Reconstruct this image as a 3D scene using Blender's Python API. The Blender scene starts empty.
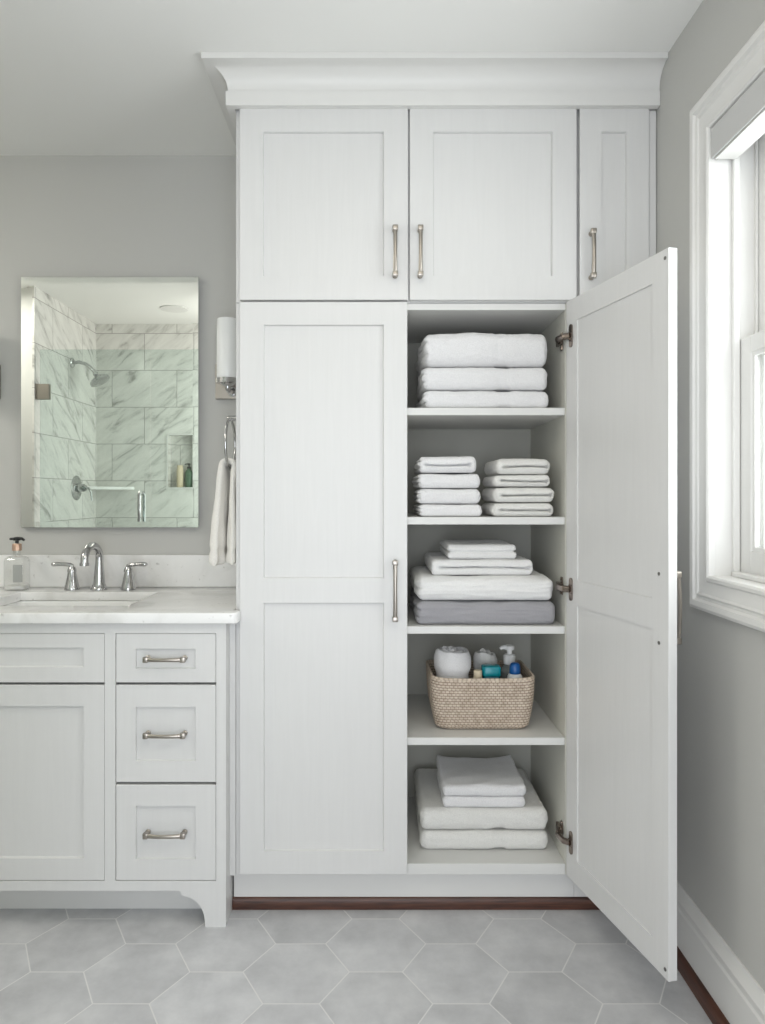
import bpy, bmesh, math, random
from mathutils import Vector, Matrix, noise
R = math.radians
PI = math.pi
random.seed(4)
sc = bpy.context.scene
COL = sc.collection

# ------------------------------------------------------------------ geometry of the place (metres)
FPX = 735.0                 # focal length in pixels of the 765x1024 photograph
CY = -2.088                 # camera y; cabinet doors stand in the plane y = 0
CZ = 1.207
H = 2.4207                  # ceiling height
YW = 0.54                   # back wall
XW = 0.81                   # right wall

# ------------------------------------------------------------------ materials
MATS = {}
def new_mat(name):
    m = bpy.data.materials.new(name); m.use_nodes = True
    MATS[name] = m
    nt = m.node_tree
    return m, nt, nt.nodes['Principled BSDF']

def N(nt, t, **kw):
    n = nt.nodes.new(t)
    for k, v in kw.items():
        setattr(n, k, v)
    return n

def noise_bump(nt, b, scale, strength, dist=0.001, vec_scale=(1, 1, 1), detail=3.0, chain=None):
    tc = N(nt, 'ShaderNodeTexCoord'); mp = N(nt, 'ShaderNodeMapping')
    mp.inputs['Scale'].default_value = vec_scale
    nz = N(nt, 'ShaderNodeTexNoise'); nz.inputs['Scale'].default_value = scale; nz.inputs['Detail'].default_value = detail
    bp = N(nt, 'ShaderNodeBump'); bp.inputs['Strength'].default_value = strength; bp.inputs['Distance'].default_value = dist
    nt.links.new(tc.outputs['Object'], mp.inputs['Vector']); nt.links.new(mp.outputs['Vector'], nz.inputs['Vector'])
    nt.links.new(nz.outputs['Fac'], bp.inputs['Height'])
    if chain is not None: nt.links.new(chain.outputs['Normal'], bp.inputs['Normal'])
    nt.links.new(bp.outputs['Normal'], b.inputs['Normal'])
    return nz, bp

def simple(name, col, rough=0.5, metal=0.0, bump=None, **inp):
    m, nt, b = new_mat(name)
    b.inputs['Base Color'].default_value = (*col, 1)
    b.inputs['Roughness'].default_value = rough
    b.inputs['Metallic'].default_value = metal
    for k, v in inp.items():
        b.inputs[k.replace('_', ' ')].default_value = v
    if bump: noise_bump(nt, b, *bump)
    return m

def ramp_col(nt, b, src, stops):
    cr = N(nt, 'ShaderNodeValToRGB')
    els = cr.color_ramp.elements
    while len(els) < len(stops): els.new(0.5)
    for e, (p, c) in zip(els, stops):
        e.position = p; e.color = (*c, 1)
    nt.links.new(src, cr.inputs['Fac'])
    if b is not None: nt.links.new(cr.outputs['Color'], b.inputs['Base Color'])
    return cr

def make_materials():
    # white painted ash: faint grain embossed under the paint
    m, nt, b = new_mat('cabinet_paint')
    b.inputs['Roughness'].default_value = 0.38
    nz, _ = noise_bump(nt, b, 7.0, 0.22, 0.0012, (9, 9, 0.55), 4.0)
    nz.inputs['Distortion'].default_value = 1.1
    ramp_col(nt, b, nz.outputs['Fac'], [(0.3, (0.656, 0.653, 0.645)), (0.7, (0.673, 0.670, 0.662))])
    simple('trim_paint', (0.72, 0.714, 0.695), 0.4, bump=(30, 0.05, 0.001))
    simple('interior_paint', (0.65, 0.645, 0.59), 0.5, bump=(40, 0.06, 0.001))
    simple('shaded_back_paint', (0.47, 0.466, 0.42), 0.5, bump=(40, 0.06, 0.001))  # interior paint darkened: shade at the cabinet's back put into the colour
    simple('shelf_paint', (0.69, 0.688, 0.67), 0.42, bump=(40, 0.05, 0.001))
    simple('wall_paint', (0.525, 0.522, 0.500), 0.75, bump=(180, 0.12, 0.001))
    simple('ceiling_paint', (0.84, 0.838, 0.815), 0.85, bump=(120, 0.1, 0.001))
    simple('brushed_nickel', (0.40, 0.365, 0.325), 0.30, 1.0, bump=(60, 0.05, 0.0005))
    simple('dark_nickel', (0.30, 0.25, 0.22), 0.25, 1.0, bump=(60, 0.05, 0.0005))
    simple('chrome', (0.56, 0.56, 0.565), 0.07, 1.0, bump=(20, 0.01, 0.0003))
    simple('porcelain', (0.86, 0.86, 0.85), 0.12, bump=(8, 0.02, 0.0005))
    simple('opal_glass', (0.88, 0.89, 0.88), 0.2, bump=(10, 0.01, 0.0003))
    simple('shade_fabric', (0.56, 0.56, 0.555), 0.8, bump=(500, 0.2, 0.0005))
    simple('black_plastic', (0.015, 0.015, 0.015), 0.3, bump=(60, 0.03, 0.0003))
    simple('copper_collar', (0.62, 0.42, 0.32), 0.3, 0.7, bump=(80, 0.03, 0.0003))
    simple('white_plastic', (0.78, 0.78, 0.77), 0.3, bump=(60, 0.02, 0.0003))
    simple('blue_plastic', (0.01, 0.10, 0.33), 0.3, bump=(60, 0.02, 0.0003))
    simple('teal_plastic', (0.0, 0.26, 0.32), 0.25, bump=(60, 0.02, 0.0003))
    simple('teal_dark_plastic', (0.005, 0.12, 0.16), 0.25, bump=(60, 0.02, 0.0003))
    simple('cream_plastic', (0.68, 0.58, 0.42), 0.4, bump=(60, 0.02, 0.0003))
    simple('smoke_plastic', (0.20, 0.22, 0.21), 0.2, bump=(60, 0.02, 0.0003))
    simple('green_plastic', (0.09, 0.16, 0.10), 0.15, bump=(60, 0.02, 0.0003))
    simple('grey_label', (0.36, 0.37, 0.36), 0.6, bump=(90, 0.02, 0.0003))
    simple('screw_steel', (0.24, 0.23, 0.22), 0.35, 1.0, bump=(90, 0.02, 0.0003))
    simple('shadow_gap', (0.20, 0.20, 0.195), 0.8, bump=(40, 0.03, 0.0003))
    # terry towelling
    for nm, c, sc1, st in (('terry', (0.775, 0.77, 0.775), 420, 0.55), ('terry_warm', (0.755, 0.748, 0.72), 420, 0.55),
                           ('linen_white', (0.775, 0.772, 0.765), 260, 0.25), ('linen_grey', (0.33, 0.325, 0.345), 260, 0.25),
                           ('hand_terry', (0.84, 0.82, 0.775), 420, 0.5)):
        m, nt, b = new_mat(nm)
        b.inputs['Base Color'].default_value = (*c, 1); b.inputs['Roughness'].default_value = 0.95
        b.inputs['Sheen Weight'].default_value = 0.25; b.inputs['Sheen Roughness'].default_value = 0.6
        b.inputs['Specular IOR Level'].default_value = 0.15
        nz, _ = noise_bump(nt, b, sc1, st, 0.0025, detail=4.0)
        ramp_col(nt, b, nz.outputs['Fac'], [(0.30, tuple(q * (0.90 if 'terry' in nm else 0.97) for q in c)), (0.62, tuple(q * 1.03 for q in c))])
    # dark stained shoe moulding
    m, nt, b = new_mat('dark_wood')
    b.inputs['Roughness'].default_value = 0.4
    nz, _ = noise_bump(nt, b, 14, 0.25, 0.001, (0.6, 0.6, 10), 5.0)
    ramp_col(nt, b, nz.outputs['Fac'], [(0.3, (0.035, 0.013, 0.008)), (0.7, (0.11, 0.042, 0.024))])
    # hexagonal porcelain tile
    m, nt, b = new_mat('hex_tile')
    b.inputs['Roughness'].default_value = 0.42
    tc = N(nt, 'ShaderNodeTexCoord')
    n1 = N(nt, 'ShaderNodeTexNoise'); n1.inputs['Scale'].default_value = 9; n1.inputs['Detail'].default_value = 7; n1.inputs['Roughness'].default_value = 0.62
    geo = N(nt, 'ShaderNodeNewGeometry')
    add = N(nt, 'ShaderNodeVectorMath', operation='MULTIPLY_ADD')
    cmb = N(nt, 'ShaderNodeCombineXYZ')
    for i in range(3): nt.links.new(geo.outputs['Random Per Island'], cmb.inputs[i])
    add.inputs[1].default_value = (19, 27, 13)
    nt.links.new(cmb.outputs[0], add.inputs[0]); nt.links.new(tc.outputs['Object'], add.inputs[2])
    nt.links.new(add.outputs[0], n1.inputs['Vector'])
    cr = ramp_col(nt, None, n1.outputs['Fac'], [(0.30, (0.435, 0.438, 0.452)), (0.5, (0.525, 0.528, 0.543)), (0.70, (0.615, 0.617, 0.628))])
    hsv = N(nt, 'ShaderNodeHueSaturation'); mr = N(nt, 'ShaderNodeMapRange')
    mr.inputs['To Min'].default_value = 0.93; mr.inputs['To Max'].default_value = 1.05
    nt.links.new(geo.outputs['Random Per Island'], mr.inputs['Value']); nt.links.new(mr.outputs[0], hsv.inputs['Value'])
    nt.links.new(cr.outputs['Color'], hsv.inputs['Color']); nt.links.new(hsv.outputs['Color'], b.inputs['Base Color'])
    bp = N(nt, 'ShaderNodeBump'); bp.inputs['Strength'].default_value = 0.06; bp.inputs['Distance'].default_value = 0.002
    nt.links.new(n1.outputs['Fac'], bp.inputs['Height']); nt.links.new(bp.outputs['Normal'], b.inputs['Normal'])
    simple('grout', (0.70, 0.695, 0.69), 0.85, bump=(300, 0.2, 0.0005))
    # white quartz with faint grey flecks
    m, nt, b = new_mat('quartz')
    b.inputs['Roughness'].default_value = 0.16
    tc = N(nt, 'ShaderNodeTexCoord')
    n1 = N(nt, 'ShaderNodeTexNoise'); n1.inputs['Scale'].default_value = 55; n1.inputs['Detail'].default_value = 3
    n2 = N(nt, 'ShaderNodeTexNoise'); n2.inputs['Scale'].default_value = 5; n2.inputs['Detail'].default_value = 4; n2.inputs['Distortion'].default_value = 1.2
    nt.links.new(tc.outputs['Object'], n1.inputs['Vector']); nt.links.new(tc.outputs['Object'], n2.inputs['Vector'])
    c1 = ramp_col(nt, None, n1.outputs['Fac'], [(0.25, (0.62, 0.61, 0.60)), (0.34, (0.87, 0.867, 0.86))])
    c2 = ramp_col(nt, None, n2.outputs['Fac'], [(0.34, (0.82, 0.815, 0.80)), (0.56, (1, 1, 1))])
    mx = N(nt, 'ShaderNodeMix', data_type='RGBA', blend_type='MULTIPLY'); mx.inputs['Factor'].default_value = 1
    nt.links.new(c1.outputs['Color'], mx.inputs['A']); nt.links.new(c2.outputs['Color'], mx.inputs['B'])
    nt.links.new(mx.outputs['Result'], b.inputs['Base Color'])
    # marble tile; axis picks the wall plane the tiles are set in
    for nm, ax in (('marble_tile_x', 0), ('marble_tile_y', 1)):
        m, nt, b = new_mat(nm)
        b.inputs['Roughness'].default_value = 0.2
        tc = N(nt, 'ShaderNodeTexCoord'); sp = N(nt, 'ShaderNodeSeparateXYZ'); cb = N(nt, 'ShaderNodeCombineXYZ')
        nt.links.new(tc.outputs['Object'], sp.inputs[0])
        nt.links.new(sp.outputs[ax], cb.inputs[0]); nt.links.new(sp.outputs[2], cb.inputs[1])
        br = N(nt, 'ShaderNodeTexBrick')
        br.offset = 0.5
        br.inputs['Scale'].default_value = 1.0; br.inputs['Mortar Size'].default_value = 0.0022
        br.inputs['Brick Width'].default_value = 0.46; br.inputs['Row Height'].default_value = 0.2615
        br.inputs['Color1'].default_value = (0, 0, 0, 1); br.inputs['Color2'].default_value = (1, 1, 1, 1); br.inputs['Mortar'].default_value = (0.5, 0.5, 0.5, 1)
        nt.links.new(cb.outputs[0], br.inputs['Vector'])
        mul = N(nt, 'ShaderNodeVectorMath', operation='MULTIPLY_ADD')
        mul.inputs[1].default_value = (3.1, 1.7, 5.3)
        nt.links.new(br.outputs['Color'], mul.inputs[0]); nt.links.new(cb.outputs[0], mul.inputs[2])
        rt = N(nt, 'ShaderNodeMapping'); rt.inputs['Rotation'].default_value = (0, 0, R(-38))
        mp = N(nt, 'ShaderNodeMapping'); mp.inputs['Scale'].default_value = (2.0, 7.5, 1)
        nt.links.new(mul.outputs[0], rt.inputs['Vector']); nt.links.new(rt.outputs['Vector'], mp.inputs['Vector'])
        nz = N(nt, 'ShaderNodeTexNoise'); nz.inputs['Scale'].default_value = 2.0; nz.inputs['Detail'].default_value = 7; nz.inputs['Roughness'].default_value = 0.62; nz.inputs['Distortion'].default_value = 0.7
        nt.links.new(mp.outputs['Vector'], nz.inputs['Vector'])
        c1 = ramp_col(nt, None, nz.outputs['Fac'], [(0.32, (0.38, 0.375, 0.36)), (0.39, (0.60, 0.59, 0.565)), (0.47, (0.75, 0.74, 0.715)), (0.62, (0.83, 0.82, 0.79))])
        mx = N(nt, 'ShaderNodeMix', data_type='RGBA')
        nt.links.new(br.outputs['Fac'], mx.inputs['Factor']); nt.links.new(c1.outputs['Color'], mx.inputs['A'])
        mx.inputs['B'].default_value = (0.40, 0.39, 0.37, 1)
        nt.links.new(mx.outputs['Result'], b.inputs['Base Color'])
    # rattan weave, light strands, occlusion shade painted dark into the gaps (vertex attribute 'weave')
    m, nt, b = new_mat('rattan')
    b.inputs['Roughness'].default_value = 0.6
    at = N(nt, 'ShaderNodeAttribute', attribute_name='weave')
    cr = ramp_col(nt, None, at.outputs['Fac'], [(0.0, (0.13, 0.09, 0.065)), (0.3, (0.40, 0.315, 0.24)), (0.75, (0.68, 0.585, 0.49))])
    tc = N(nt, 'ShaderNodeTexCoord')
    nz = N(nt, 'ShaderNodeTexNoise'); nz.inputs['Scale'].default_value = 60
    nt.links.new(tc.outputs['Object'], nz.inputs['Vector'])
    c2 = ramp_col(nt, None, nz.outputs['Fac'], [(0.3, (0.74, 0.70, 0.66)), (0.65, (1, 1, 1))])
    mx = N(nt, 'ShaderNodeMix', data_type='RGBA', blend_type='MULTIPLY'); mx.inputs['Factor'].default_value = 1
    nt.links.new(cr.outputs['Color'], mx.inputs['A']); nt.links.new(c2.outputs['Color'], mx.inputs['B'])
    nt.links.new(mx.outputs['Result'], b.inputs['Base Color'])
    # silvered mirror
    m, nt, b = new_mat('mirror_silver')
    b.inputs['Base Color'].default_value = (0.80, 0.83, 0.80, 1); b.inputs['Metallic'].default_value = 1; b.inputs['Roughness'].default_value = 0.0
    # thin clear glass: mostly transparent with a little reflection
    for nm, tint, refl in (('window_glass', (0.98, 0.99, 0.98), 0.05), ('shower_glass', (0.915, 0.962, 0.95), 0.03), ('clear_plastic', (0.97, 0.975, 0.97), 0.05)):
        m = bpy.data.materials.new(nm); m.use_nodes = True; MATS[nm] = m
        nt = m.node_tree; nt.nodes.clear()
        out = N(nt, 'ShaderNodeOutputMaterial'); mix = N(nt, 'ShaderNodeMixShader')
        tr = N(nt, 'ShaderNodeBsdfTransparent'); gl = N(nt, 'ShaderNodeBsdfGlossy'); lw = N(nt, 'ShaderNodeLayerWeight')
        ma = N(nt, 'ShaderNodeMath', operation='MULTIPLY_ADD')
        lw.inputs['Blend'].default_value = 0.25
        ma.inputs[1].default_value = 0.55; ma.inputs[2].default_value = refl
        nt.links.new(lw.outputs['Facing'], ma.inputs[0])
        tr.inputs['Color'].default_value = (*tint, 1); gl.inputs['Roughness'].default_value = 0.02
        nt.links.new(ma.outputs[0], mix.inputs['Fac']); nt.links.new(tr.outputs[0], mix.inputs[1]); nt.links.new(gl.outputs[0], mix.inputs[2])
        nt.links.new(mix.outputs[0], out.inputs['Surface'])
    m, nt, b = new_mat('lamp_lens')
    b.inputs['Base Color'].default_value = (0.9, 0.9, 0.88, 1)
    b.inputs['Emission Color'].default_value = (1, 0.96, 0.9, 1); b.inputs['Emission Strength'].default_value = 0.12
make_materials()
M = MATS

# ------------------------------------------------------------------ mesh helpers
def BM(): return bmesh.new()

def box(bm, x0, x1, y0, y1, z0, z1, bev=0.0, seg=1, mi=0):
    vs = [bm.verts.new(p) for p in ((x0, y0, z0), (x1, y0, z0), (x1, y1, z0), (x0, y1, z0), (x0, y0, z1), (x1, y0, z1), (x1, y1, z1), (x0, y1, z1))]
    fs = [bm.faces.new([vs[i] for i in q]) for q in ((0, 3, 2, 1), (4, 5, 6, 7), (0, 1, 5, 4), (1, 2, 6, 5), (2, 3, 7, 6), (3, 0, 4, 7))]
    for f in fs: f.material_index = mi
    if bev:
        es = list({e for f in fs for e in f.edges})
        bmesh.ops.bevel(bm, geom=es, offset=bev, segments=seg, affect='EDGES', profile=0.5)
    return vs

def ring_loft(bm, rings, cap0=True, cap1=True, closed=True, cyc=False):
    vr = [[bm.verts.new(p) for p in r] for r in rings]
    n = len(vr[0])
    pairs = list(zip(vr[:-1], vr[1:])) + ([(vr[-1], vr[0])] if cyc else [])
    for a, b in pairs:
        for i in range(n if closed else n - 1):
            j = (i + 1) % n
            bm.faces.new((a[i], a[j], b[j], b[i]))
    if not cyc:
        if cap0: bm.faces.new(list(reversed(vr[0])))
        if cap1: bm.faces.new(vr[-1])
    return vr

def lathe(bm, prof, c=(0, 0, 0), n=24, axis='Z', cap0=True, cap1=True):
    rings = []
    for r, h in prof:
        ring = []
        for i in range(n):
            a = 2 * PI * i / n
            u, v = r * math.cos(a), r * math.sin(a)
            if axis == 'Z': p = (u, v, h)
            elif axis == 'Y': p = (v, h, u)
            else: p = (h, u, v)
            ring.append((p[0] + c[0], p[1] + c[1], p[2] + c[2]))
        rings.append(ring)
    return ring_loft(bm, rings, cap0, cap1)

def tube(bm, pts, rad, n=12, flat=1.0, up=None, cyc=False):
    pts = [Vector(p) for p in pts]
    k = len(pts)
    rads = rad if isinstance(rad, (list, tuple)) else [rad] * k
    rings = []
    ref = Vector(up) if up else None
    prev = None
    for i, p in enumerate(pts):
        if cyc: t = pts[(i + 1) % k] - pts[i - 1]
        else: t = pts[min(i + 1, k - 1)] - pts[max(i - 1, 0)]
        t.normalize()
        if ref is None:
            ref = Vector((0, 0, 1)) if abs(t.z) < 0.9 else Vector((1, 0, 0))
        a = prev - t * prev.dot(t) if prev is not None else ref - t * ref.dot(t)
        a.normalize(); b = t.cross(a); prev = a
        rings.append([p + (a * math.cos(2 * PI * j / n) * flat + b * math.sin(2 * PI * j / n)) * rads[i] for j in range(n)])
    return ring_loft(bm, rings, cyc=cyc)

def prism(bm, poly, a0, a1, axis='Y'):
    def P(u, v, a):
        return (u, a, v) if axis == 'Y' else ((a, u, v) if axis == 'X' else (u, v, a))
    return ring_loft(bm, [[P(u, v, a0) for u, v in poly], [P(u, v, a1) for u, v in poly]])

def rrect(cx, cy, hw, hd, r, z, n=5):
    pts = []
    for sx, sy, a0 in ((1, 1, 0), (-1, 1, 90), (-1, -1, 180), (1, -1, 270)):
        for i in range(n + 1):
            a = R(a0 + 90 * i / n)
            pts.append((cx + sx * (hw - r) + r * math.cos(a), cy + sy * (hd - r) + r * math.sin(a), z))
    return pts

def grid_solid(bm, xs, ys, skip, z0, z1):
    V = {}
    def v(i, j, k):
        if (i, j, k) not in V: V[(i, j, k)] = bm.verts.new((xs[i], ys[j], (z0, z1)[k]))
        return V[(i, j, k)]
    nx, ny = len(xs) - 1, len(ys) - 1
    on = lambda i, j: 0 <= i < nx and 0 <= j < ny and (i, j) not in skip
    for i in range(nx):
        for j in range(ny):
            if not on(i, j): continue
            bm.faces.new((v(i, j, 1), v(i + 1, j, 1), v(i + 1, j + 1, 1), v(i, j + 1, 1)))
            bm.faces.new((v(i, j, 0), v(i, j + 1, 0), v(i + 1, j + 1, 0), v(i + 1, j, 0)))
            if not on(i - 1, j): bm.faces.new((v(i, j, 0), v(i, j, 1), v(i, j + 1, 1), v(i, j + 1, 0)))
            if not on(i + 1, j): bm.faces.new((v(i + 1, j, 0), v(i + 1, j + 1, 0), v(i + 1, j + 1, 1), v(i + 1, j, 1)))
            if not on(i, j - 1): bm.faces.new((v(i, j, 0), v(i + 1, j, 0), v(i + 1, j, 1), v(i, j, 1)))
            if not on(i, j + 1): bm.faces.new((v(i, j + 1, 0), v(i, j + 1, 1), v(i + 1, j + 1, 1), v(i + 1, j + 1, 0)))

def bevel_sharp(bm, w, seg=2, ang=50):
    bm.normal_update()
    es = [e for e in bm.edges if len(e.link_faces) == 2 and e.calc_face_angle(0) > R(ang)]
    bmesh.ops.bevel(bm, geom=es, offset=w, segments=seg, affect='EDGES', profile=0.5)

def obj(name, bm, mat, parent=None, smooth=None, recalc=True):
    """link the bmesh as ONE mesh object; vertices come in world coordinates"""
    if recalc: bmesh.ops.recalc_face_normals(bm, faces=bm.faces)
    off = Vector((0, 0, 0)); p = parent
    while p is not None:
        off += p.location; p = p.parent
    me = bpy.data.meshes.new(name)
    if parent is None:
        # place the origin at the base centre of the thing
        lo = Vector((min(v.co.x for v in bm.verts), min(v.co.y for v in bm.verts), min(v.co.z for v in bm.verts)))
        hi = Vector((max(v.co.x for v in bm.verts), max(v.co.y for v in bm.verts), max(v.co.z for v in bm.verts)))
        off = Vector(((lo.x + hi.x) / 2, (lo.y + hi.y) / 2, lo.z))
    bmesh.ops.translate(bm, verts=bm.verts, vec=-off)
    bm.to_mesh(me); bm.free()
    o = bpy.data.objects.new(name, me); COL.objects.link(o)
    for m in (mat if isinstance(mat, (list, tuple)) else [mat]): me.materials.append(M[m])
    if smooth is not None:
        me.shade_smooth(); me.set_sharp_from_angle(angle=R(smooth))
    if parent is None: o.location = off
    else: o.parent = parent
    return o

def tag(o, label, cat, group=None):
    o['label'] = label; o['category'] = cat
    if group: o['group'] = group
    return o

def thing(name, loc, label, cat, group=None):
    o = bpy.data.objects.new(name, None); COL.objects.link(o)
    o.location = loc; o.empty_display_size = 0.05
    return tag(o, label, cat, group)

def struct(name, bm, mat, smooth=None):
    o = obj(name, bm, mat, None, smooth); o['kind'] = 'structure'
    return o

# ------------------------------------------------------------------ room shell
def build_room():
    # floor: hexagonal tiles set in pale grout
    bm = BM()
    x0, x1, y0, y1 = -2.5, 0.92, -3.5, 0.64
    a = 0.1345; cx0, cy0 = -0.598, -0.228
    hx, hy = 1.5 * a, math.sqrt(3) * a
    for i in range(-12, 10):
        for j in range(-16, 8):
            cx = cx0 + i * hx; cy = cy0 + (j + 0.5 * (i % 2)) * hy
            if cx + a < x0 or cx - a > x1 or cy + a < y0 or cy - a > y1: continue
            g = a - 0.0019
            bm.faces.new([bm.verts.new((min(max(cx + g * math.cos(R(60 * k)), x0), x1), min(max(cy + g * math.sin(R(60 * k)), y0), y1), 0.0)) for k in range(6)])
    for f in bm.faces: f.material_index = 0
    box(bm, x0, x1, y0, y1, -0.06, -0.00035, mi=1)
    o = obj('floor', bm, ['hex_tile', 'grout'], recalc=False); o['kind'] = 'structure'
    bm = BM(); box(bm, -2.5, 0.92, -3.5, 0.64, H, H + 0.06); struct('ceiling', bm, 'ceiling_paint')
    bm = BM(); box(bm, -2.5, 0.92, YW, YW + 0.1, 0, H); struct('wall_back', bm, 'wall_paint')
    bm = BM(); box(bm, -2.5, -2.4, -3.4, YW, 0, H); struct('wall_left', bm, 'wall_paint')
    bm = BM(); box(bm, -2.5, 0.92, -3.5, -3.4, 0, H); struct('wall_front', bm, 'wall_paint')
    # right wall with the window opening
    bm = BM()
    wy0, wy1, wz0, wz1 = WIN[0] - 0.015, WIN[1] + 0.015, WIN[2] - 0.015, WIN[3] + 0.015
    box(bm, XW, 0.92, -3.4, wy0, 0, H); box(bm, XW, 0.92, wy1, YW, 0, H)
    box(bm, XW, 0.92, wy0, wy1, 0, wz0); box(bm, XW, 0.92, wy0, wy1, wz1, H)
    struct('wall_right', bm, 'wall_paint')
    # baseboard on the right wall with a moulded cap
    prof = [(0, 0), (0.018, 0), (0.018, 0.128), (0.0145, 0.134), (0.0145, 0.141), (0.017, 0.147), (0.017, 0.153), (0.011, 0.163), (0.006, 0.171), (0.004, 0.180), (0, 0.180)]
    bm = BM(); ring_loft(bm, [[(XW - p, yy, z) for p, z in prof] for yy in (-3.39, 0.017)])
    struct('baseboard_right', bm, 'trim_paint', 30)
    sh = [(0.0, 0.0), (0.017, 0.0), (0.017, 0.016), (0.014, 0.026), (0.008, 0.032), (0.0, 0.034)]
    bm = BM(); ring_loft(bm, [[(XW - 0.018 - p, yy, z) for p, z in sh] for yy in (-3.38, 0.039)])
    struct('trim_3', bm, 'dark_wood', 40)
    bm = BM(); ring_loft(bm, [[(xx, 0.0578 - p * 0.45, z) for p, z in sh] for xx in (-0.4095, XW - 0.0365)])
    struct('trim_2', bm, 'dark_wood', 40)
    # crown moulding: flat frieze, cove, top fillet; returns along the cabinet's left side to the back wall
    prof = [(0.0, 2.3045), (0.022, 2.3045), (0.022, 2.3455), (0.017, 2.3465), (0.017, 2.351)]
    for k in range(9):
        t = k / 8; ang = R(90 * t)
        prof.append((0.017 + 0.054 * (1 - math.cos(ang)), 2.351 + 0.0535 * math.sin(ang)))
    prof += [(0.078, 2.4045), (0.078, H - 0.0005), (0.0, H - 0.0005)]
    xl = -0.393; yf = 0.004
    bm = BM()
    ring_loft(bm, [[(xl - p, YW - 0.001, z) for p, z in prof], [(xl - p, yf - p, z) for p, z in prof], [(XW - 0.001, yf - p, z) for p, z in prof]])
    struct('trim_1', bm, 'trim_paint', 28)

WIN = (-1.24, -0.343, 1.015, 2.078)     # window opening: y0, y1, z0, z1

def build_window():
    y0, y1, z0, z1 = WIN
    root = bpy.data.objects.new('window_1', None); COL.objects.link(root); root.location = (XW, (y0 + y1) / 2, z0)
    root['kind'] = 'structure'
    prof = [(0.0, -0.004), (0.0, 0.012), (0.005, 0.016), (0.012, 0.016), (0.016, 0.012), (0.03, 0.013), (0.044, 0.016), (0.049, 0.020), (0.054, 0.016), (0.060, 0.017), (0.065, 0.023), (0.077, 0.025), (0.085, 0.021), (0.085, 0.0), (0.045, 0.0)]
    bm = BM()
    ring_loft(bm, [[(XW - 0.0003 - p, yy + sy * o, zz + sz * o) for o, p in prof] for yy, zz, sy, sz in ((y1, z0, 1, -1), (y1, z1, 1, 1), (y0, z1, -1, 1), (y0, z0, -1, -1))], cyc=True)
    obj('casing', bm, 'trim_paint', root, 25)
    bm = BM()
    for (a, b, c, d) in ((y0 - .013, y0, z0 - .013, z1 + .013), (y1, y1 + .013, z0 - .013, z1 + .013), (y0, y1, z0 - .013, z0), (y0, y1, z1, z1 + .013)):
        box(bm, XW + 0.004, 0.948, a, b, c, d)
    for (a, b, c, d) in ((y0, y0 + .012, z0, z1), (y1 - .012, y1, z0, z1)):
        box(bm, 0.851, 0.8665, a, b, c, d, 0.002); box(bm, 0.904, 0.909, a, b, c, d, 0.001)
    box(bm, 0.846, 0.8665, y0 + .012, y1 - .012, z0, z0 + .012, 0.002)
    obj('jamb', bm, 'trim_paint', root, 30)
    zm = 1.575
    for (xa, xb, za, zb, br, tr) in ((0.868, 0.902, z0 + 0.001, zm, 0.062, 0.040), (0.910, 0.944, zm - 0.04, z1 - 0.001, 0.04, 0.055)):
        ya, yb = y0 + 0.002, y1 - 0.002; st = 0.055
        bm = BM()
        box(bm, xa, xb, ya, ya + st, za, zb, 0.002); box(bm, xa, xb, yb - st, yb, za, zb, 0.002)
        box(bm, xa, xb, ya + st - .002, yb - st + .002, za, za + br, 0.002); box(bm, xa, xb, ya + st - .002, yb - st + .002, zb - tr, zb, 0.002)
        xm = (xa + xb) / 2
        # glazing bead
        for s in (-1, 1):
            xx = xm + s * 0.008
            box(bm, min(xx, xx + s * .005), max(xx, xx + s * .005), ya + st - .001, ya + st + .01, za + br, zb - tr)
            box(bm, min(xx, xx + s * .005), max(xx, xx + s * .005), yb - st - .01, yb - st + .001, za + br, zb - tr)
            box(bm, min(xx, xx + s * .005), max(xx, xx + s * .005), ya + st + .0102, yb - st - .0102, za + br - .001, za + br + .0098)
            box(bm, min(xx, xx + s * .005), max(xx, xx + s * .005), ya + st + .0102, yb - st - .0102, zb - tr - .0098, zb - tr + .001)
        s_ = obj('sash', bm, 'trim_paint', root)
        bm = BM(); box(bm, xm - 0.002, xm + 0.002, ya + st + .0005, yb - st - .0005, za + br + .0005, zb - tr - .0005)
        obj('pane', bm, 'window_glass', s_)
    t = thing('roller_shade', (0.84, (y0 + y1) / 2, 2.0), 'pale grey rolled-up window shade fixed under the top of the window frame', 'window shade')
    bm = BM(); box(bm, 0.8005, 0.8055, y0 + .003, y1 - .003, 2.003, z1 - .003, 0.0015); obj('fascia', bm, 'shade_fabric', t)
    bm = BM(); box(bm, 0.8065, 0.858, y0 + .010, y1 - .010, 1.999, 2.005, 0.001); obj('bottom_bar', bm, 'trim_paint', t)
    bm = BM(); tube(bm, [(0.845, y0 + .012, 2.038), (0.845, y1 - .012, 2.038)], 0.016, 16); obj('fabric_roll', bm, 'shade_fabric', t, 40)

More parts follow.
